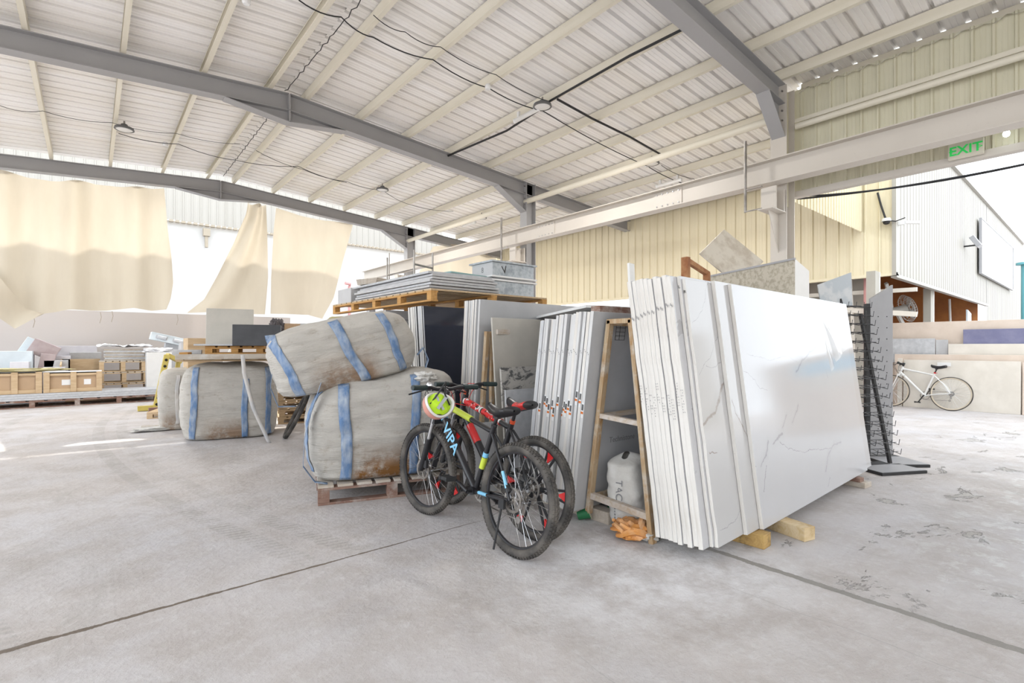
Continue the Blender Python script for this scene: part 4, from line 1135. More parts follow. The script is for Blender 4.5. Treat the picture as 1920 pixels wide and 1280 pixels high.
mb = MB()
for k in range(7): mb.box((-.158,.05,.05+.022*k),(-.150,.058,.062+.022*k))
part('printed_lines', mb, M['inkgrey'], t)
lump('orange_cloth', 'crumpled orange cloth on the floor under the A-frame rack', 'cloth', (2.86,2.12,0), (.13,.12,.055), 'orange_cloth', 4, .55, 2)
mb = MB(); rr = random.Random(9)
for k in range(6):
    a0 = rr.uniform(0, 6.28); pts = []
    for i in range(10):
        a = a0 + i*.33; q = .14 - .006*i*(k % 3); pts.append((2.86+q*math.cos(a)*1.0, 2.13+q*math.sin(a)*.9, .03+.055*math.sin(i*.5+k)**2+.02*k*.4))
    mb.tube(pts, [.012+.012*math.sin(math.pi*i/9) for i in range(10)], 6)
solo('orange_cloth', mb, M['orange_cloth'], 'twisted folds of orange rag around the crumpled cloth', 'cloth', smooth=True)
lump('white_rag', 'white rag on the floor against the foot of the big white stack', 'cloth', (2.90,2.02,0), (.09,.07,.04), 'sack', 8, .5, 2)
def cup(loc, rot, lab):
    t = thing('paper_cup', lab, 'cup', loc, rot)
    mb = MB(); mb.lathe([(0,.003),(.030,.003),(.030,0),(.042,.095),(.044,.097),(.040,.096),(.028,.006),(0,.006)], n=24); part('cup', mb, M['green'], t, True)
    mb = MB(); mb.lathe([(.0275,.0075),(.0390,.0945),(.0435,.0985),(.0450,.097),(.0435,.0945)], n=24); part('rim', mb, M['cup_in'], t, True)
    return t
cup((2.82,2.60,.03), (R(70),R(20),R(30)), 'green paper cup on its side under the pale slabs, left one')
cup((2.98,2.50,.042), (R(80),0,R(60)), 'green paper cup with its open rim showing under the pale slabs, right one')

# ================================================================ BULK BAGS
def bag_r(v):
    P = [(0,0),(.02,.80),(.05,.93),(.15,1.0),(.35,1.035),(.6,1.03),(.78,1.0),(.88,.95),(.94,.88),(.98,.72),(1,0)]
    for (a, ra), (b, rb) in zip(P, P[1:]):
        if v <= b: f = (v-a)/(b-a); return ra+(rb-ra)*f
    return 0
def bulk_bag(lab, a, b, h, M_, m, straps, seed=0, shear=0., group=None, nexp=4.5, loops=(), top_slope=0., strapm='strap'):
    t = thing('bulk_bag', lab, 'bulk bag', M=M_, group=group)
    # profile as (r, z) list: bottom centre, side, top centre
    prof = [(.0,.0),(.5,.0),(.80,.0),(.90,.012),(.96,.045),(1.0,.12),(1.03,.25),(1.045,.42),(1.04,.58),(1.02,.72),(.985,.83),(.94,.90),(.87,.95),(.75,.985),(.5,1.01),(.0,1.02)]
    def PR(w):
        s_ = w*(len(prof)-1); i = min(int(s_), len(prof)-2); f = s_-i
        return prof[i][0]*(1-f)+prof[i+1][0]*f, prof[i][1]*(1-f)+prof[i+1][1]*f
    def disp(p):
        q = Vector((p.x*2.2+seed, p.y*2.2, p.z*4.0))
        d = .022*noise.noise(q) + .011*noise.noise(q*3.1) + .006*noise.noise(Vector((p.x*3, p.y*3, p.z*26+seed)))
        return d
    def surf(x, y, z):
        p = Vector((x, y, z)); n = Vector((x/a/a, y/b/b, 0)); 
        n = n.normalized() if n.length > 1e-6 else Vector((0,0,1))
        zf = z/h
        if zf > .9: n = (n*(1-(zf-.9)*8)+Vector((0,0,1))*(zf-.9)*8).normalized() if zf < 1.02 else Vector((0,0,1))
        if zf < .03: n = n*.3
        p = p + n*disp(p)*1.0
        p.x += shear*(zf-.5)*h
        p.z += top_slope*p.x*max(0, zf)
        return p
    def fn(u, w):
        r, z = PR(w); q = 2*math.pi*u; c, s_ = math.cos(q), math.sin(q)
        k = (abs(c)**nexp+abs(s_)**nexp)**(-1/nexp)
        return surf(a*r*c*k, b*r*s_*k, z*h)
    mb = MB(); mb.grid(fn, 140, 90, closeu=True); part('sack', mb, M[m], t, True)
    for (side, x0, sl, z0, z1, w) in straps:
        # ribbon on the face y=-b (side 0) or x=-a (side 1)
        mb = MB()
        def rib(u, v):
            zf = z0+(z1-z0)*v; xx = x0 + sl*(zf-.5) + (u-.5)*w + .008*math.sin(zf*9+x0*5)
            # find r at zf on the side wall
            rr_ = 1.
            for (ra, za), (rb, zb) in zip(prof[2:], prof[3:]):
                if za <= zf <= zb: f = (zf-za)/max(zb-za,1e-6); rr_ = ra+(rb-ra)*f; break
            A_, B_ = (a*rr_, b*rr_) if side == 0 else (b*rr_, a*rr_)
            yy = B_*max(0, 1-min(1,abs(xx)/A_)**nexp)**(1/nexp)
            p0 = surf(xx, -yy, zf*h) if side == 0 else surf(-yy, xx, zf*h)
            off = .006+.006*noise.noise(Vector((xx*8, zf*12, seed)))+.004
            return p0 + (Vector((0,-off,0)) if side == 0 else Vector((-off,0,0))) + Vector((0,0,.012*max(0,zf-.85)/.15))
        mb.grid(rib, 5, 40)
        o = part('strap', mb, M[strapm], t, True)
        so = o.modifiers.new('solid', 'SOLIDIFY'); so.thickness = .004
    for pts, w in loops:
        mb = MB(); mbp = [Vector(p) for p in pts]
        def rib2(u, v):
            p = poly_at(mbp, v); q = poly_at(mbp, min(1, v+.02))-poly_at(mbp, max(0, v-.02))
            sd = Vector((0,1,0)) if abs(q.normalized().y) < .9 else Vector((1,0,0))
            return p + sd*(u-.5)*w
        mb.grid(rib2, 2, 30); o = part('lifting_loop', mb, M[strapm], t, True)
        so = o.modifiers.new('solid', 'SOLIDIFY'); so.thickness = .004
    return t
MB1 = T(1.43,4.18,.162) @ RZ(RB) @ T(.575,.53,0)
bulk_bag('big dusty bulk bag with blue straps and rust stains on the weathered pallet', .64, .52, .88, MB1, 'bag',
         [(0,-.36,-.02,.0,.97,.09),(0,.22,.03,.02,.97,.08),(1,.30,.03,.05,.9,.07),(1,-.33,0,.1,.95,.06)], seed=1, top_slope=.13,
         loops=[([(-.55,-.44,.84),(-.62,-.45,.62),(-.68,-.46,.38),(-.69,-.46,.16),(-.60,-.45,.02),(-.50,-.47,.0)],.06)])
MB2 = T(1.89,4.68,1.0) @ RZ(-16) @ RY(-13) @ RX(4)
bulk_bag('cream bulk bag with three blue straps lying tilted on top of the big one', .61, .48, .56, MB2, 'bag2',
         [(0,-.50,-.14,.0,.96,.075),(0,.02,-.16,.0,.99,.085),(0,.40,-.10,.03,.98,.07)], seed=5, nexp=4.0,
         loops=[([(-.60,-.2,.30),(-.66,-.22,.12),(-.64,-.22,-.06),(-.50,-.2,-.10)],.06),([(.60,-.38,.12),(.67,-.38,.18),(.70,-.36,.05),(.66,-.36,-.02)],.05)])
lump('rag_bundle', 'small bundled rag at the right top of the big bulk bag', 'cloth', tuple(at(797,716,d=4.55)), (.09,.08,.045), 'sack', 6, .5)
MB3 = T(1.62,8.46,0) @ RZ(-14)
bulk_bag('bulk bag with two blue straps under the load of stone, left of the nearest bags', .60, .50, 1.06, MB3, 'bag2',
         [(0,-.42,.05,.0,.95,.08),(0,.20,.02,.0,.8,.08),(0,.50,.0,.02,.95,.07)], seed=9)
MB4 = T(1.22,9.75,0) @ RZ(-10)
bulk_bag('smaller pale bulk bag slumped at the far left of the loaded bag', .36, .40, .95, MB4, 'bag2', [(0,-.1,.02,.1,.9,.05)], seed=13, strapm='strap_grey')
def sling(pts, w, lab):
    mb = MB(); P = [Vector(p) for p in pts]
    mb.grid(lambda u, v: poly_at(P, v)+Vector((.92,-.39,0))*(u-.5)*w, 2, 40)
    o = solo('sling', mb, M['strap_grey'], lab, 'strap', smooth=True); so = o.modifiers.new('s', 'SOLIDIFY'); so.thickness = .006
q = [at(455,665,d=6.85), at(458,700,d=6.8), at(475,765,d=6.75), at(505,830,d=6.8)]
sling(q, .05, 'dusty grey sling hanging from the loaded planks down the front of the bag')

# load on the third bag
def obox(name, lab, cat, a, b, loc, rz, m, rot=None, grp=None, bev=.004):
    mb = MB(); mb.box(a, b); return solo(name, mb, M[m] if isinstance(m, str) else m, lab, cat, grp, bev=bev, loc=loc, rot=rot or (0,0,R(rz)))
pallet('pallet', 'low pallet lying on the loaded bulk bag', 'pallet', 1.45, 1.0, .10, T(.90,8.22,1.095) @ RZ(-16), 'wood_dusty', 'wood', 4, boards=9)
obox('plank', 'dusty pale plank along the front of the load on the bulk bag', 'plank', (0,0,0),(1.62,.20,.07), (.86,7.92,1.13), -13, 'wood_dusty')
block((1.0,8.10,1.197), (.1,.3,.03), -16, 'wood_orange', 'small orange wood wedge at the left of the loaded pallet')
pallet('pallet', 'orange pallet carrying the grey and black slabs above the bulk bag', 'pallet', 1.05, .8, .115, T(1.24,8.18,1.197) @ RZ(-16), 'wood_orange', 'wood_orange', 4, boards=7)
obox('stone_block', 'big beige stone slab with a veined top standing on the load', 'slab', (0,0,0),(.62,.09,.56), (1.30,8.53,1.315), -16, 'face_beige', rot=(R(-8),0,R(-16)))
obox('stone_block', 'black stone slab standing on edge at the front of the load', 'slab', (0,0,0),(.62,.07,.30), (1.53,7.93,1.315), -18, 'charcoal', rot=(R(-3),0,R(-20)))
obox('stone_block', 'thin grey slab lying flat in front of the beige stone', 'slab', (0,0,0),(.85,.5,.025), (1.10,8.16,1.315), -16, 'tile_grey')
obox('stone_block', 'small beige block behind the black stone slab', 'slab', (0,0,0),(.34,.2,.30), (1.95,8.62,1.315), -16, 'face_beige')
obox('stone_block', 'flat dusty stone at the left end of the load', 'slab', (0,0,0),(.34,.4,.06), (.88,8.36,1.197), -10, 'tile_grey')

# stack of pallets and cartons right of the third bag
for k in range(7):
    pallet('pallet', 'pale pallet, %s from the bottom of the pallet tower right of the loaded bulk bag' % ORD[k], 'pallet', .95, 1.0, .125, T(2.42+.02*math.sin(k*2),9.0,.13*k) @ RZ(-14+k), 'wood', 'wood', 3, boards=6, group='tower of pallets')
zt = .91
def pile(x, y, w, d, h, m, lab, name='tile_bundle', cat='tile bundle', rz=-14, z=zt):
    return obox(name, lab, cat, (0,0,0),(w,d,h), (x,y,z), rz, m)
pile(2.45,8.95,.30,.4,.22,'wood_orange','orange strapped tile bundle on the pallet tower'); 
pile(2.45,8.98,.26,.35,.40,'charcoal','black and white tile bundle standing on the orange one', z=zt+.221)
pile(2.80,9.1,.25,.4,.60,'tile_grey','tall grey tile bundle on the pallet tower, middle one')
pile(3.12,9.0,.22,.4,.66,'panel_grey','tall pale grey tile bundle on the pallet tower, right one')
pile(3.02,9.5,.30,.4,.78,'tile_grey','grey tile bundle standing at the back of the pallet tower')
t = thing('carton', 'brown carton with grey tape on top of the tile bundles', 'box', (2.52,9.0,zt+.625), (0,0,R(-10)))
mb = MB(); mb.box((0,0,0),(.62,.34,.16)); part('box', mb, M['card'], t, bev=.004)
mb = MB(); mb.box((.25,-.003,.0),(.34,.343,.164)); part('tape', mb, M['tile_grey'], t)
for k, x in enumerate((2.43,2.60)):
    pass
lump('jacket', 'dark grey jacket draped beside the brown carton', 'jacket', (2.44,9.1,zt+.50), (.11,.12,.17), 'dark_cloth', 3, .5)
lump('yellow_sack', 'rolled sack with a yellow mark beside the upper bulk bag', 'sack', (2.60,7.35,1.42), (.12,.2,.07), 'yellow_cloth', 5, .4)
leaning('stone_slab', 'narrow grey slab standing beside the rolled sack', 2.45, 7.45, .35, 1.42, .05, 'tile_grey', 0, -10)
# lone tyre behind the bags
def ring(mb, R_, r, n=72, k=10, mi=0, knobs=False, squash=1.):
    vs, fs = [], []
    for i in range(n):
        q = 2*math.pi*i/n
        for j in range(k):
            w = 2*math.pi*j/k
            rad = R_ + r*math.cos(w)
            vs.append((rad*math.cos(q), r*squash*math.sin(w), rad*math.sin(q)))
    for i in range(n):
        for j in range(k):
            a, b = i*k+j, i*k+(j+1) % k; c, d = ((i+1) % n)*k+(j+1) % k, ((i+1) % n)*k+j
            fs.append((a, b, c, d))
    mb.add(vs, fs, mi)
    if knobs:
        m = 84
        for i in range(m):
            for row, (w, off) in enumerate(((-.85,0),(-.3,.5),(.3,0),(.85,.5))):
                q = 2*math.pi*(i+off)/m
                M0 = mb.M
                mb.M = M0 @ Matrix.Rotation(-q, 4, 'Y') @ T(R_,0,0) @ Matrix.Rotation(w, 4, 'Z') @ T(r,0,0)
                mb.box((-.002,-.0055,-.0075),(.0045,.0055,.0075))
                mb.M = M0
mb = MB(); ring(mb, .320, .027, knobs=True)
o = solo('spare_tyre', mb, M['rubber'], 'black knobbly tyre leaning behind the big bulk bag', 'tyre', smooth=True)
cp = at(533, d=7.2); o.matrix_local = T(cp.x, cp.y, 0) @ RZ(75) @ RX(27) @ T(0,0,.347)
# ================================================================ BICYCLES
def wheel(name, P, cx, rad, tr, kind, parent, rimm, disc=True, knobs=True, tyrem='rubber'):
    w = thing('x', 'x', 'x'); w.name = name
    for k in ('label','category'): del w[k]
    w.parent = parent; w.location = (cx, 0, rad)
    Rt = rad-tr
    mb = MB(); ring(mb, Rt, tr, 72, 10, knobs=knobs); part('tyre', mb, M[tyrem], w, True)
    rr_ = Rt - tr*.75
    mb = MB(); n = 64
    prof = [(rr_+.012,-.012),(rr_+.006,-.013),(rr_-.014,-.009),(rr_-.018,0),(rr_-.014,.009),(rr_+.006,.013),(rr_+.012,.012)]
    mb.lathe([(r, y) for r, y in prof], axis='y', n=n); part('rim', mb, M[rimm], w, True)
    mb = MB(); mb.lathe([(0,-.05),(.012,-.05),(.014,-.035),(.026,-.032),(.026,-.028),(.016,-.024),(.016,.024),(.026,.028),(.026,.032),(.014,.035),(.012,.05),(0,.05)], axis='y', n=20)
    part('hub', mb, M['dullsteel'], w, True)
    mb = MB()
    if kind == 'spokes':
        N = 32
        for k in range(N):
            q = 2*math.pi*k/N; sd = 1 if k % 2 else -1; q0 = q + (1.25 if (k//2) % 2 else -1.25)
            mb.tube([(.024*math.cos(q0), .029*sd, .024*math.sin(q0)), ((rr_-.014)*math.cos(q), 0, (rr_-.014)*math.sin(q))], .0011, 4)
        part('spokes', mb, M['chrome'], w)
    else:
        for k in range(6):
            mb = MB()
            for s_ in (-.13, .13):
                q = 2*math.pi*k/6; a = Vector((math.cos(q+s_*.6),0,math.sin(q+s_*.6)))*.03; b = Vector((math.cos(q+s_),0,math.sin(q+s_)))*(rr_-.01)
                mb.bar(a, b, .016, .012, up=(0,1,0))
            part('mag_spoke', mb, M['black'], w, bev=.002)
            mb = MB(); q = 2*math.pi*k/6
            P3 = [Vector((math.cos(q+s_),0,math.sin(q+s_)))*r3 for s_, r3 in ((-.11,rr_-.012),(.11,rr_-.012),(.0,rr_-.085))]
            mb.poly([p+Vector((0,-.009,0)) for p in P3], (0,.018,0)); part('red_insert', mb, M['red'], w)
    if disc:
        mb = MB(); n = 24
        vs = []
        for k in range(n):
            q = 2*math.pi*k/n; ro = .08 if k % 2 else .077
            for r2 in (ro, .062):
                for y in (.036, .038): vs.append((r2*math.cos(q), y, r2*math.sin(q)))
        fs = []
        for k in range(n):
            a = 4*k; b = 4*((k+1) % n)
            fs += [(a, b, b+1, a+1), (a+2, a+3, b+3, b+2), (a, a+2, b+2, b), (a+1, b+1, b+3, a+3)]
        mb.add(vs, fs)
        for k in range(5):
            q = 2*math.pi*k/5; mb.bar((.02*math.cos(q),.037,.02*math.sin(q)),(.064*math.cos(q+.4),.037,.064*math.sin(q+.4)),.002,.008,up=(0,1,0))
        part('brake_disc', mb, M['dullsteel'], w)
    return w
def bicycle(lab, M_, P):
    t = thing('bicycle', lab, 'bicycle', M=M_)
    rad, wb = P['rad'], P['wb']; bb = Vector((.43,0,P['bbz'])); st = Vector((.28,0,P['stz'])); ht = Vector((wb-.205,0,P['htz'])); hb = ht+Vector((.045,0,-.13))
    rax = Vector((0,0,rad)); fax = Vector((wb,0,rad)); fm = M[P['frame']]
    mb = MB(); tr = P['tube']
    mb.tube([hb+Vector((.006,0,-.02)), ht+Vector((-.006,0,.02))], .023, 16)
    mb.tube([ht+Vector((.01,0,-.03)), st+Vector((.03,0,.0)), st+Vector((0,0,.0))], [tr*.95,tr*.8,tr*.75], 14)
    mb.tube([hb+Vector((-.005,0,.03)), bb], [tr*1.15,tr*1.1], 16)
    mb.tube([bb, st+Vector((-.012,0,.04))], [tr*.9,tr*.8], 14)
    mb.cyl(bb+Vector((0,-.038,0)), bb+Vector((0,.038,0)), .028, 16)
    for y in (-1, 1):
        mb.tube([bb+Vector((-.02,.02*y,0)), Vector((.20,.045*y,rad-.02)), rax+Vector((.01,.062*y,0))], .011, 10)
        mb.tube([st+Vector((-.01,.012*y,-.02)), Vector((.10,.05*y,rad+.17)), rax+Vector((0,.062*y,.0))], .0095, 10)
    part('frame', mb, fm, t, True)
    for nm, a, b, f0, f1, rr_, m, side in P.get('decals', ()):
        A_, B_ = {'down': (hb+Vector((-.005,0,.03)), bb), 'top': (ht+Vector((.01,0,-.03)), st+Vector((.03,0,0))), 'seat': (bb, st), 'stay': (st+Vector((-.01,.012,-.02)), Vector((.10,.05,rad+.17))), 'stay2': (Vector((.10,.05,rad+.17)), rax+Vector((0,.062,0))), 'chain': (bb+Vector((-.02,.02,0)), Vector((.20,.045,rad-.02)))}[nm]
        mb = MB(); mb.tube([A_.lerp(B_, f0), A_.lerp(B_, f1)], rr_, 14); part('painted_band', mb, M[m], t, True)
    if P.get('word'):
        A_, B_ = hb+Vector((-.005,0,.03)), bb; dr = (B_-A_).normalized(); L = (B_-A_).length
        ang = math.degrees(math.atan2(dr.z, -dr.x))
        mx = T(*(A_.lerp(B_, .40)+Vector((0,tr*1.22,0)))) @ RX(90) @ RZ(180) @ RX(0)
        # letters on the left side, reading down the tube
        zx = Matrix((( -dr.x*-1, 0, 0, 0),(0,0,0,0),(0,0,0,0),(0,0,0,1)))
        xa = dr; za = Vector((0,1,0)); ya = za.cross(xa)
        rot = Matrix(((xa.x,ya.x,za.x,0),(xa.y,ya.y,za.y,0),(xa.z,ya.z,za.z,0),(0,0,0,1)))
        text('tube_lettering', P['word'][0], P['word'][1], M[P['word'][2]], t, T(*(A_.lerp(B_, P['word'][3])+Vector((0,tr*1.16+.001,0)))) @ rot, .001, bold=.002)
    fk = thing('x', 'x', 'x'); fk.name = 'front_assembly'
    for k in ('label','category'): del fk[k]
    fk.parent = t
    ax = (ht-hb).normalized()
    piv = hb.copy(); fk.matrix_local = T(*piv) @ Matrix.Rotation(R(P.get('steer', 0)), 4, ax) @ T(*(-piv))
    crown = hb+Vector((.012,0,-.035))
    mb = MB(); mb.cbox(crown, (.05,.15,.035))
    for y in (-1, 1):
        mb.tube([crown+Vector((0,.062*y,.02)), crown.lerp(fax, .42)+Vector((0,.062*y,0))], .0145 if P['susp'] else .012, 12, mi=1 if P['susp'] else 0)
        mb.tube([crown.lerp(fax, .36)+Vector((0,.062*y,0)), fax+Vector((-.01,.062*y,0))], .021 if P['susp'] else .010, 12)
    if P['susp']: mb.tube([crown.lerp(fax,.42)+Vector((.02,-.062,0)), crown.lerp(fax,.30)+Vector((.03,0,.03)), crown.lerp(fax,.42)+Vector((.02,.062,0))], .012, 10)
    part('fork', mb, [M[P['fork']], M['chrome']], fk, True)
    sp_ = ht + Vector((-.02,0,.06))
    mb = MB(); mb.tube([ht, sp_+Vector((0,0,.01))], .018, 12); sf = sp_+Vector((P['stem'],0,.02)); mb.tube([sp_, sf], .017, 12); mb.cyl(sf+Vector((0,-.025,0)), sf+Vector((0,.025,0)), .022, 14)
    part('stem', mb, M['black'], fk, True)
    if P.get('spacer'): mb = MB(); mb.tube([ht+Vector((0,0,.015)), ht+Vector((-.008,0,.045))], .021, 14); part('headset_spacer', mb, M[P['spacer']], fk, True)
    hw = P['hw']
    if P.get('drop'): pass
    mb = MB(); rise = P.get('rise', .02)
    mb.tube([sf+Vector((-.035,-hw,rise)), sf+Vector((-.01,-.14,rise)), sf+Vector((0,-.07,0)), sf+Vector((0,.07,0)), sf+Vector((-.01,.14,rise)), sf+Vector((-.035,hw,rise))], .0145, 12)
    part('handlebar', mb, M['black'], fk, True)
    for y in (-1, 1):
        mb = MB(); e = sf+Vector((-.035,hw*y,rise)); i_ = e+Vector((.016,-.13*y,0))
        n = 9; mb.tube([e.lerp(i_, k/n) for k in range(n+1)], [.0185+.0012*(k % 2) for k in range(n+1)], 12); part('grip', mb, M['grip'], fk, True)
        mb = MB(); l0 = i_+Vector((.02,-.03*y,-.01)); mb.tube([l0, l0+Vector((.04,.03*y,-.02)), l0+Vector((.05,.13*y,-.045))], .006, 8); mb.cbox(l0, (.035,.035,.03)); part('brake_lever', mb, M['black'], fk, True)
    if P.get('bell'): mb = MB(); mb.lathe([(0,.032),(.018,.028),(.027,.012),(.028,0)], c=sf+Vector((-.02,hw-.16,rise+.012)), n=18); part('bell', mb, M['chrome'], fk, True)
    # cables
    mb = MB()
    for y in (-1, 1):
        a_ = sf+Vector((-.01,.16*y,rise)); mb.tube([a_, a_+Vector((.10,-.05*y,.0)), a_+Vector((.12,-.12*y,-.09)), hb+Vector((.02,.03*y,-.01)), fax.lerp(crown,.5)+Vector((.03,.066,0)) if y > 0 else hb+Vector((-.10,.03,-.05))], .0028, 6)
        mb.tube([a_, a_+Vector((.07,-.03*y,-.06)), a_+Vector((.05,-.10*y,-.16)), ht+Vector((-.08,-.03*y,-.08))], .0028, 6)
    part('brake_cables', mb, M[P.get('cable','black')], fk, True)
    wheel('front_wheel', P, wb, rad, P['tr'], P['wheel'], fk, P['rim'], P.get('disc', True), P.get('knobs', True), P.get('tyrem','rubber'))
    wheel('rear_wheel', P, 0, rad, P['tr'], P['wheel'], t, P['rim'], P.get('disc', True), P.get('knobs', True), P.get('tyrem','rubber'))
    # seat post, saddle
    sd = (st-bb).normalized(); top = st + sd*P['post']
    mb = MB(); mb.tube([st-sd*.03, top], .0135, 12); mb.cbox(top+Vector((0,0,.005)), (.05,.03,.03)); part('seat_post', mb, M[P.get('postm','black')], t, True)
    mb = MB(); mb.cyl(st+sd*.03, st+sd*.055, .021, 14); mb.tube([st+sd*.042+Vector((0,.02,0)), st+sd*.042+Vector((-.05,.03,0))], .005, 8); part('seat_clamp', mb, M[P.get('clampm','black')], t, True)
    t2 = P.get('saddle')
    def sad(u, v):
        L = .27; x = -.17 + L*v; f = v
        w = .080*(1-f)**1.0*(1 if f > .25 else (.6+.4*math.sin(f/.25*math.pi/2)))+.019
        if f > .94: w *= max(.05,(1-(f-.94)/.06))**.5
        if f < .07: w *= max(.01, f/.07)**.5
        a = 2*math.pi*u; zz = .030*math.sin(a)*min(1, max(.03, f/.07))**.5*min(1, max(.03,(1-f)/.05))**.5; 
        z = zz*(1 if zz > 0 else 1.1) + .012*math.cos(f*6.3) + .008*(f > .9)
        return top + Vector((x, w*math.cos(a), .045+z))
    mb = MB(); mb.grid(sad, 28, 30, closeu=True)
    if t2 == 'red':
        mb.m = [1 if 2 <= (k//28) < 17 and ((k % 28) < 12 or (k % 28) > 22) and (k % 28) not in range(6,9) else 0 for k in range(len(mb.f))]
    part('saddle', mb, [M['black'], M['red']], t, True)
    mb = MB()
    for y in (-.02, .02): mb.tube([top+Vector((-.09,y*1.6,.028)), top+Vector((-.03,y,.012)), top+Vector((.04,y,.012)), top+Vector((.10,y*.5,.03))], .0035, 6)
    part('saddle_rails', mb, M['chrome'], t, True)
    # cranks, pedals, chainring
    ca = R(P.get('crank', 20)); cd = Vector((math.cos(ca),0,math.sin(ca)))
    mb = MB(); mb.cyl(bb+Vector((0,-.07,0)), bb+Vector((0,.07,0)), .012, 12)
    for y in (-1, 1): mb.tube([bb+Vector((0,.068*y,0)), bb+cd*(.17*y)+Vector((0,.078*y,0))], [.014,.010], 10)
    part('cranks', mb, M['black'], t, True)
    for y in (-1, 1):
        c = bb+cd*(.17*y)+Vector((0,.13*y,0)); mb = MB(); mb.cbox(c, (.085,.075,.024)); mb.cyl(c+Vector((0,-.06*y,0)), c, .007, 8)
        for k in (-1,1): mb.cbox(c+Vector((.04*k,0,0)), (.012,.085,.032))
        part('pedal', mb, M['blackm'], t, bev=.003)
    mb = MB(); n = 36; vs = []; fs = []
    ring_pts = [((.088 if k % 2 else .083)) for k in range(n)]
    for k in range(n):
        q = 2*math.pi*k/n
        for r2 in (ring_pts[k], .070):
            for y in (-.048, -.045): vs.append(bb+Vector((r2*math.cos(q), y, r2*math.sin(q))))
    for k in range(n):
        a, b = 4*k, 4*((k+1) % n); fs += [(a,b,b+1,a+1),(a+2,a+3,b+3,b+2),(a,a+2,b+2,b),(a+1,b+1,b+3,a+3)]
    mb.add(vs, fs)
    for k in range(4): q = math.pi/2*k+.4; mb.bar(bb+Vector((0,-.047,0)), bb+Vector((.075*math.cos(q),-.047,.075*math.sin(q))), .003, .014, up=(0,1,0))
    part('chainring', mb, M['dullsteel'], t)
    mb = MB(); mb.lathe([(0,0),(.05,0),(.05,-.003),(.042,-.006),(.036,-.012),(.028,-.018),(0,-.018)], c=rax+Vector((0,-.032,0)), axis='y', n=24); part('cassette', mb, M['dullsteel'], t)
    mb = MB(); mb.bar(bb+Vector((0,-.046,.085)), rax+Vector((0,-.046,.04)), .004,.008); mb.bar(bb+Vector((0,-.046,-.085)), rax+Vector((.03,-.046,-.14)), .004,.008); mb.bar(rax+Vector((.03,-.046,-.14)), rax+Vector((.0,-.046,-.05)), .004,.008)
    part('chain', mb, M['dullsteel'], t)
    mb = MB(); mb.cbox(rax+Vector((.015,-.06,-.07)), (.03,.02,.07)); mb.cyl(rax+Vector((.03,-.052,-.14)), rax+Vector((.03,-.042,-.14)), .022, 12); part('derailleur', mb, M['dullsteel'], t)
    if P.get('disc', True):
        mb = MB(); mb.cbox(rax+Vector((.04,.052,.065)), (.06,.025,.035), rot=RY(-40)); part('brake_caliper', mb, M['blackm'], t, bev=.003)
        mb = MB(); mb.cbox(fax+Vector((-.06,.052,.05)), (.035,.025,.06)); part('brake_caliper', mb, M['blackm'], fk, bev=.003)
    if P.get('kick'):
        mb = MB(); k0 = Vector((.06,.07,rad-.03)); mb.cbox(k0, (.05,.02,.06)); mb.tube([k0, k0+Vector((.02,.03,-.28))], .007, 8); part('kickstand', mb, M['blackm'], t, True)
    return t
def place(x, y, lean, yaw=90): return T(x, y, 0) @ RZ(yaw) @ RX(lean)
b1 = bicycle('black mountain bicycle with sky blue and lime trim, nearest to the viewer', place(2.02, 2.40, 4.5, 91), dict(
    rad=.348, tr=.029, wb=1.07, bbz=.315, stz=.74, htz=.90, tube=.022, frame='black', susp=True, fork='black', stem=.05, hw=.31, rise=.015, bell=True,
    wheel='spokes', rim='black', post=.10, saddle='black', crank=22, kick=True, steer=5, word=('VIPA', .12, 'bluepaint', .36),
    decals=[('down',0,0,.06,.10,.0275,'bluepaint',0),('top',0,0,.22,.62,.0235,'lime',0),('seat',0,0,.38,.56,.0215,'lime',0),('seat',0,0,.57,.64,.0215,'bluepaint',0),('stay2',0,0,.05,.6,.0107,'bluepaint',0),('chain',0,0,.25,.75,.0122,'bluepaint',0)]))
b2 = bicycle('black and red mountain bicycle with a red backed saddle and solid spoke wheels', place(2.30, 2.53, 3.5, 91), dict(
    rad=.345, tr=.028, wb=1.06, bbz=.31, stz=.72, htz=.90, tube=.026, frame='black', susp=True, fork='blackm', stem=.04, hw=.31, rise=.02,
    wheel='mag', rim='black', post=.13, saddle='red', postm='black', clampm='orange_red', spacer='orange_red', crank=-30, steer=2, cable='red', word=None,
    decals=[('top',0,0,.05,.40,.0285,'camo',0),('top',0,0,.46,.85,.0265,'camo',0),('top',0,0,.02,.045,.028,'white',0),('top',0,0,.405,.43,.027,'white',0),('down',0,0,.25,.5,.0305,'red',0)]))
# white camo flecks on the red tube
p = at(1783, X=13.42)
b3 = bicycle('white road bicycle leaning on the stone fence at the right', place(13.40, p.y, 5, 88), dict(
    rad=.345, tr=.014, wb=1.02, bbz=.28, stz=.72, htz=.86, tube=.020, frame='white', susp=False, fork='white', stem=.07, hw=.27, rise=.01,
    wheel='spokes', rim='cream_rim', post=.13, saddle='black', clampm='red', crank=-60, disc=False, knobs=False, word=None))
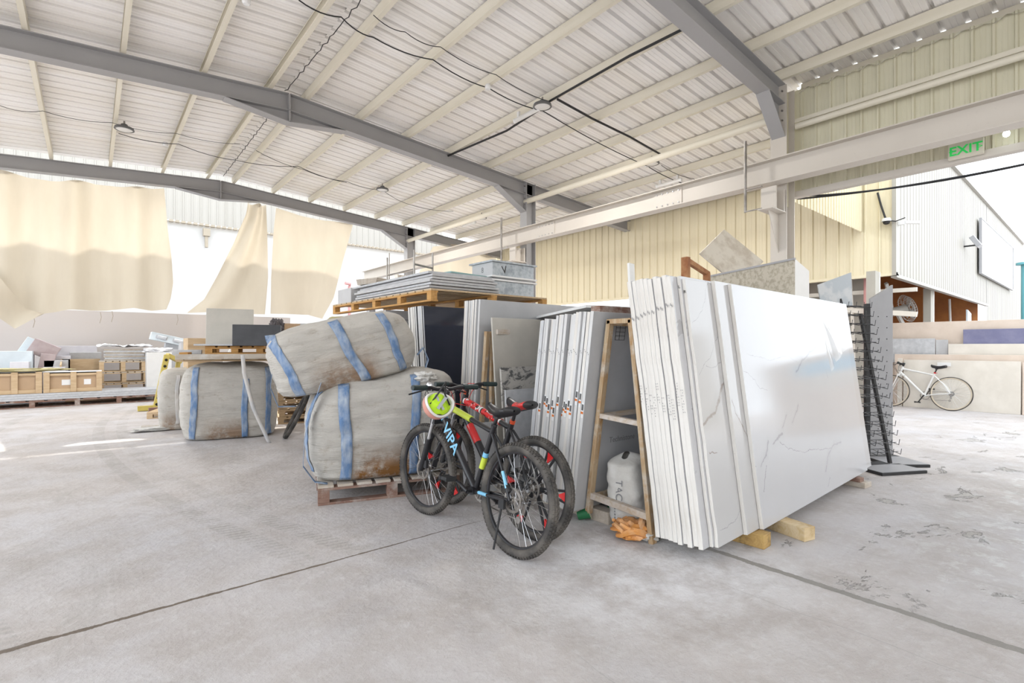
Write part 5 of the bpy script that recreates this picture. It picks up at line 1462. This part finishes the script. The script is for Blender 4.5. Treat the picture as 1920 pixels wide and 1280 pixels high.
# helmet hanging from the near handlebar
hc = at(823, 757, d=3.47)
tc = Vector((-hc.x,-hc.y,0)).normalized()*.66 + Vector((FY,-FX,0))*.48 + Vector((0,0,.55))
t = thing('helmet', 'peach pink helmet hanging from the left handlebar of the nearest bicycle', 'helmet', hc, tc.to_track_quat('Z','Y').to_euler())
def dome(sc, inner=False):
    def fn(u, v):
        a = 2*math.pi*u; b = math.pi/2*v
        r = math.cos(b)
        rim = .018*math.cos(2*a)*(1-v)
        return Vector((.118*sc*r*math.cos(a), .098*sc*r*math.sin(a), .115*sc*math.sin(b)*-1 + rim - (0 if not inner else 0)))
    return fn
mb = MB(); mb.grid(dome(1.0), 48, 20, closeu=True); part('shell', mb, M['pinkhelmet'], t, True)
mb = MB(); mb.grid(lambda u, v: dome(.985)(u, 0)*(1-v)+dome(.80)(u, 0)*v + Vector((0,0,.012*math.sin(math.pi*v))), 48, 6, closeu=True); mb.grid(dome(.80), 48, 16, closeu=True); part('liner', mb, M['foam'], t, True)
mb = MB(); P5 = [(-.10,.03,.0),(-.05,.04,.08),(.02,.03,.14)]
mb.tube([(-.075,0,.01),(-.02,.05,.05),(.02,.10,.13)], .006, 6); mb.tube([(.075,-.02,.01),(.03,.05,.06),(.02,.10,.13)], .006, 6); part('chin_strap', mb, M['blackm'], t, True)
def vest(u, v):
    a = 2*math.pi*u; r = .085*(1-v*v*.2)*(1-v)**.35 if v < 1 else 0
    q = Vector((r*math.cos(a)*1.1, r*math.sin(a)*.92, -.02+.05*v))
    k = noise.noise(q*22)*.020
    return q + Vector((k*.4, k*.4, k+.01))
o = solo('reflective_vest', MB().grid(vest, 40, 24, closeu=True), M['limecloth'], 'crumpled lime vest stuffed inside the hanging helmet', 'vest', smooth=True, loc=hc, rot=t.rotation_euler)
mb = MB(); mb.bar((-.045,-.05,.035),(.05,.03,.045),.004,.022,up=(0,1,0)); mb.bar((.0,-.06,.03),(-.03,.055,.04),.004,.018,up=(1,0,0)); part('grey_band', mb, M['greycloth'], o)

# ================================================================ RIGHT SIDE
# tall display panel
t = thing('display_panel', 'tall grey display panel on a black post and flat foot', 'display stand', (7.05,1.75,0), (0,0,R(-40)))
mb = MB(); mb.poly([(-.13,0,.05),(.13,0,.05),(.13,0,2.02),(-.13,0,1.86)],(0,.03,0)); part('panel', mb, M['steel_gray'], t, bev=.002)
mb = MB()
for k in range(12):
    for x in (-.04, .06): mb.cyl((x,-.002,.22+.13*k),(x,.001,.22+.13*k),.006,8)
part('peg_holes', mb, M['hole'], t)
mb = MB(); mb.bar((-.16,.015,.03),(-.16,.015,1.80),.045,.045,up=(1,0,0)); part('post', mb, M['blackm'], t)
mb = MB(); mb.box((-.20,-.42,0),(.22,.10,.03)); part('foot', mb, M['blackm'], t, bev=.003)
mb = MB(); mb.box((-.19,-.41,.031),(.21,-.02,.034)); part('foot_cover', mb, M['steel_gray'], t)
text('printed_text', '------', .05, M['white'], t, T(0,-.0015,1.72) @ RX(90)) if False else None
# wire display rack
t = thing('wire_rack', 'leaning black wire display rack beside the right end of the white stack', 'display stand', (6.52,1.68,0), (0,0,R(-28)))
bk = Vector((-.22,.25,2.05))
for k, x in enumerate((-.20, .20)):
    mb = MB(); mb.bar((x,0,.03), Vector((x,0,.03))+bk*.80, .03,.03, up=(1,0,0)); part('upright', mb, M['blackm'], t)
for k in range(17):
    z = .16+.098*k; f = z/2.05
    mb = MB()
    for j in range(5):
        x = -.20+.10*j; p0 = Vector((x,0,.03))+bk*f
        mb.tube([p0, p0+Vector((.0,-.155,-.03)), p0+Vector((0,-.165,.03))], .0035, 5)
    p0 = Vector((-.23,-.10,.015))+bk*f; mb.tube([p0, p0+Vector((.46,0,0))], .004, 5)
    p0 = Vector((-.23,0,.03))+bk*f; mb.tube([p0, p0+Vector((.46,0,0))], .004, 5)
    part('wire_shelf', mb, M['black'], t)
mb = MB(); mb.box((-.28,-.34,0),(.28,.12,.03)); part('foot', mb, M['blackm'], t, bev=.003)
mb = MB(); mb.box((-.27,-.33,.031),(.27,-.04,.034)); part('foot_cover', mb, M['steel_gray'], t)
c = Vector((0,0,.03))+bk*.93
mb = MB(); mb.poly([c+Vector((-.26,0,-.15)),c+Vector((.16,0,-.19)),c+Vector((.14,0,.20)),c+Vector((-.30,0,.05))],(0,.012,0)); part('header_sign', mb, M['signpic'], t)
mb = MB(); mb.bar(Vector((0,.01,.03))+bk*.78, c+Vector((0,.01,-.1)), .03,.03); part('sign_stem', mb, M['blackm'], t)
mb = MB(); mb.bar((0,0,0),(.25,.1,1.9),.05,.03); solo('steel_strip', mb, M['panel_teal'], 'thin blue grey strip leaning behind the wire rack', 'strip', loc=(7.0,2.25,0))
leaning('brown_board', 'dark brown board leaning behind the wire rack', 6.75, 2.35, .5, 1.12, .03, 'wood_red', -8, 20, cat='board')
block((8.6,2.5,0),(.30,.35,.10),10,'wood_red','stub of brown timber on the floor right of the display panel'); block((8.58,2.52,.10),(.22,.3,.11),4,'wood_red','second brown timber stub lying on top of the first')
# stone fence
def fence(lab, y0, y1, z0, z1, x, m, th=.03, lean=3):
    mb = MB(); mb.box((0,0,0),(th,y1-y0,z1-z0)); o = solo('stone_slab', mb, M[m], lab, 'slab', bev=.003); o.matrix_local = T(x,y0,z0) @ RY(lean); return o
fence('large beige slab standing nearest the camera in the stone fence behind the white bicycle', 1.18, 3.00, 0, 1.02, 13.66, 'cream_stone')
fence('peach slab just behind the large beige one in the stone fence', .2, 3.18, 0, 1.14, 13.74, 'peach')
fence('pale slab at the far right of the stone fence behind the large beige one', -1.0, 1.16, 0, 1.0, 13.66, 'peach')
fence('grey slab raised at the left of the stone fence', 2.50, 3.40, .95, 1.48, 13.90, 'tile_grey', lean=0)
fence('cream slab raised at the right of the stone fence', -1.2, 2.28, .95, 1.36, 13.88, 'cream_stone', lean=0)
fence('indigo blue slab along the upper right of the stone fence', .05, 2.05, 1.36, 1.66, 13.93, 'indigo', lean=0)
fence('deep blue slab end at the right edge of the stone fence', -1.4, .02, 1.36, 1.68, 13.93, 'bluepaint', lean=0)
fence('small grey panel low in the middle of the raised slabs', 2.29, 2.49, .95, 1.45, 13.92, 'panel_grey', lean=0)
fence('long peach slab forming the top of the stone fence', -2.2, 3.6, 0, 1.84, 14.02, 'peach', .06, lean=0)
fence('narrow cream slab standing left of the front beige one', 3.02, 3.10, 0, 1.05, 13.62, 'cream_stone')
mb = MB(); mb.box((0,0,0),(.004,.22,.075)); o = solo('paper_label', mb, M['paper'], 'small white paper label on the top of the large beige slab', 'label', loc=(13.66,2.2,.90))

# ================================================================ LEFT BACKGROUND
YB = 14.75
pallet('pallet', 'very long pallet at the far left carrying the grey slabs', 'pallet', 5.2, .9, .16, T(-3.9,YB,0), 'wood_red', 'wood_red', 8, boards=18)
for k in range(3):
    obox('stone_slab', ['bottom','middle','top'][k]+' long grey slab lying flat on the very long pallet', 'slab', (0,0,0),(5.1,.88,.045), (-3.85+.04*k,YB+.01,.162+.047*k), 0, 'tile_grey', grp='long flat slabs at the far left')
def crate(x, w, d, h, lab, nb, paper=False, z=.306):
    t = thing('wooden_crate', lab, 'crate', (x,YB+.05,z))
    mb = MB(); mb.box((.03,.03,.03),(w-.03,d-.03,h-.03)); part('carton', mb, M['card'], t)
    mb = MB()
    for zz in (0, h-.08): mb.box((0,0,zz),(w,.03,zz+.08))
    for k in range(nb+1): xx = (w-.10)*k/nb; mb.box((xx,-.015,0),(xx+.10,.0,h))
    part('slats', mb, M['wood'], t, bev=.003)
    mb = MB(); mb.box((0,.0,h-.025),(w,d,h)); part('lid', mb, M['wrap'], t)
    if paper:
        for xx, ww in ((w*.30,.16),(w*.68,.12)):
            mb = MB(); mb.box((xx,.025,h*.35),(xx+ww,.029,h*.62)); part('shipping_label', mb, M['paper'], t)
    return t
crate(-2.0, 1.22, .8, .46, 'pale wood crate at the far left edge with a sack on its lid', 3)
crate(-.76, .98, .75, .44, 'pale wood crate with two white labels, right of the crate at the edge', 2, True)
lump('yellow_sack', 'thin dull yellow sacking on the lid of the far left crate', 'sack', (-1.2,YB+.15,.766), (.75,.12,.04), 'yellow_cloth', 7, .5)
def bx3(name, lab, cat, px0, py0, px1, py1, Y, d, m, rx=0, ry=0, rz=0, zmin=None):
    a, b = at(px0, py1, Y=Y), at(px1, py0, Y=Y); w = b.x-a.x; h = b.z-a.z
    z = a.z if zmin is None else zmin
    mb = MB(); mb.box((-w/2,0,0),(w/2,d,h if zmin is None else b.z-zmin))
    return solo(name, mb, M[m], lab, cat, bev=.006, loc=((a.x+b.x)/2,Y,z), rot=(R(rx),R(ry),R(rz)))
bx3('pale_box', 'pale blue grey box at the far left edge behind the crates', 'box', -30,658,60,718, 15.9, .7, 'card_blue', zmin=0)
t = bx3('carton', 'tilted pinkish grey carton with open white flaps', 'box', 45,640,100,668, 16.3, .5, 'card_pink', ry=28)
bx3('carton', 'second pinkish grey carton propping up the tilted one', 'box', 55,662,84,700, 16.2, .6, 'card_pink', ry=10, zmin=0)
o = bx3('white_flap', 'pale blue white board leaning on the tilted carton', 'board', 26,630,48,668, 16.35, .05, 'card_blue', ry=28)
bx3('stone_bundle', 'pinkish bundle of small stone tiles in front of the pale box', 'tile bundle', 18,678,54,700, 15.65, .3, 'plank_pale', zmin=.75)
for k, (x0, y0, x1, y1, Y, m) in enumerate(((80,688,122,700,15.8,'plank_pale'),(82,675,128,686,16.2,'panel_grey'),(93,667,132,676,16.4,'plank_pale'),(105,648,182,674,17.2,'plank_pale'),(130,660,190,676,16.9,'panel_grey'))):
    bx3('stone_slab', 'pale lilac stone piece, %s up in the heap behind the labelled crate' % ORD[k], 'slab', x0,y0,x1,y1,Y,.45,m,zmin=0)
t = thing('open_crate', 'open cream wood crate leaning behind the labelled crate', 'crate', at(152,735,Y=15.9)*1.0)
t.location.z = 0
mb = MB(); mb.box((-.36,0,0),(.36,.03,.42)); part('front_board', mb, M['wood'], t)
mb = MB(); mb.box((-.36,.5,.3),(.36,.53,1.0)); mb.poly([(-.38,0,.3),(-.38,.53,.3),(-.38,.53,1.0),(-.38,0,.88)],(.03,0,0)); part('back_board', mb, M['wood'], t)
# white wrapped pallet tower
px = 235; Yt = 15.75; c = at(px, Y=Yt)
pallet('pallet', 'bottom pallet of the white wrapped tower at the left', 'pallet', 1.35, .9, .13, T(c.x-.62,Yt,0), 'wood', 'wood', 3, boards=7)
zc = .135
for k in range(3):
    hh = .27
    t = pallet('pallet', 'deep pale pallet, %s up in the white wrapped tower' % ORD[k+1], 'pallet', 1.0-.04*k, .8, hh, T(c.x-.5,Yt+.05,zc) , 'wood_dusty', 'wood', 3, boards=7)
    obox('wrapped_load', 'white wrapped load inside the tower, %s layer from the bottom' % ORD[k], 'load', (0,0,0),(.92-.04*k,.6,hh-.09), (c.x-.46,Yt+.14,zc+.022), 0, 'wrap') if False else None
    zc += hh+.004
for k in range(7):
    obox('board', 'thin board, %s from the bottom on top of the white wrapped tower' % ORD[k], 'board', (0,0,0),(.78+.05*rnd.random(),.6,.035), (c.x-.42+.04*rnd.random(),Yt+.1,zc), 0, ['wood_dusty','tile_grey','wood_dusty','panel_grey'][k % 4], grp='boards on the wrapped tower', bev=.003)
    zc += .042
def crump(u, v):
    x = -.55+1.1*u; y = -.1+.8*v
    return Vector((x, y, .03+.10*abs(noise.noise(Vector((x*3,y*3,1))))+.05*noise.noise(Vector((x*9,y*9,3)))))
solo('crumpled_film', MB().grid(crump, 40, 24), M['wrap'], 'crumpled white film on the top of the wrapped tower', 'film', loc=(c.x,Yt+.1,zc+.03))
def drape(u, v):
    z = zc*(1-v)+.35*v; return Vector((.60+.05*noise.noise(Vector((u*5,z*4,2)))+.03*math.sin(z*14), -.05+.7*u, z))
solo('crumpled_film', MB().grid(drape, 16, 50), M['wrap'], 'torn white film hanging down the right side of the wrapped tower', 'film', smooth=True, loc=(c.x,Yt,0))
bx3('white_crate', 'white crate with rubble right of the wrapped tower', 'crate', 275,660,322,690, 15.4, .7, 'white', zmin=0)
lump('rubble_bag', 'heap of white debris on the white crate', 'debris', tuple(at(298,660,Y=15.7)-Vector((0,0,.04))), (.3,.25,.07), 'wrap', 3, .6)
t = thing('vent_block', 'pale blue frame with two oval holes tilted above the white crate', 'block', at(318,636,Y=16.2), (0,R(14),0))
mb = MB(); mb.box((-.42,0,-.10),(.42,.3,.10)); part('block', mb, M['card_blue'], t, bev=.01)
for x in (-.18,.20):
    mb = MB(); mb.tube([(x-.10,-.004,0),(x+.10,-.004,0)],.055,14); mb.cbox((x,0,0),(.26,.012,.09)); part('hole', mb, M['tile_grey'], t)
bx3('grey_pad', 'rounded grey block under the pale blue frame', 'block', 295,645,345,690, 16.4, .4, 'tile_grey', ry=8, zmin=0)
bx3('grey_pad', 'tall pale grey block between the white crate and the loaded bulk bag', 'block', 326,643,350,676, 14.2, .4, 'panel_grey', ry=6, zmin=0)
# mustard perforated steel rail
p0 = at(292, 745, Y=12.6)
t = thing('steel_rail', 'mustard yellow perforated steel trestle left of the small bulk bag', 'trestle', (p0.x,12.6,0))
mb = MB(); mb.bar((0,0,.05),(.20,.1,1.13),.12,.10,up=(1,0,0)); mb.bar((-.30,.0,.06),(.3,.0,.06),.10,.10); mb.bar((.20,.1,1.13),(.46,.25,.98),.1,.08)
mb.bar((.42,.25,1.0),(.30,.3,.05),.1,.08,up=(1,0,0)); part('rail', mb, M['ypaint'], t, bev=.004)
mb = MB()
for k in range(8):
    f = (k+.6)/8.4; c_ = Vector((0,0,.05)).lerp(Vector((.20,.1,1.13)), f); mb.cyl(c_+Vector((0,-.056,0)), c_+Vector((0,-.066,0)), .028, 14)
part('hole', mb, M['hole'], t)
block((p0.x+.1,12.2,0),(.5,.12,.10),0,'wood_red','dark timber under the mustard steel trestle')
pallet('pallet', 'pale broken pallet on the floor left of the small bulk bag', 'pallet', 1.0,.8,.12, T(p0.x-.25,11.2,.0) @ RZ(-20), 'wood', 'wood', 3, boards=5)
lump('white_rag', 'flat dusty sack on the floor in front of the small bulk bag', 'cloth', (.92,9.55,0), (.38,.12,.03), 'sack', 3, .6)
mb = MB(); mb.cyl((0,0,0),(.55,-.1,.0),.035,10); solo('timber_pole', mb, M['wood_dusty'], 'short pale round pole lying left of the small bulk bag', 'pole', smooth=True, loc=(.62,9.75,.036))
# small pallet boards behind the load
bx3('white_board', 'tall white board leaning at an angle behind the loaded bulk bag', 'board', 376,592,388,655, 12.5, .05, 'white', ry=24, zmin=0)
bx3('crate_side', 'pale slatted crate left of the beige stone', 'crate', 352,634,396,662, 9.5, .5, 'wood', zmin=0)
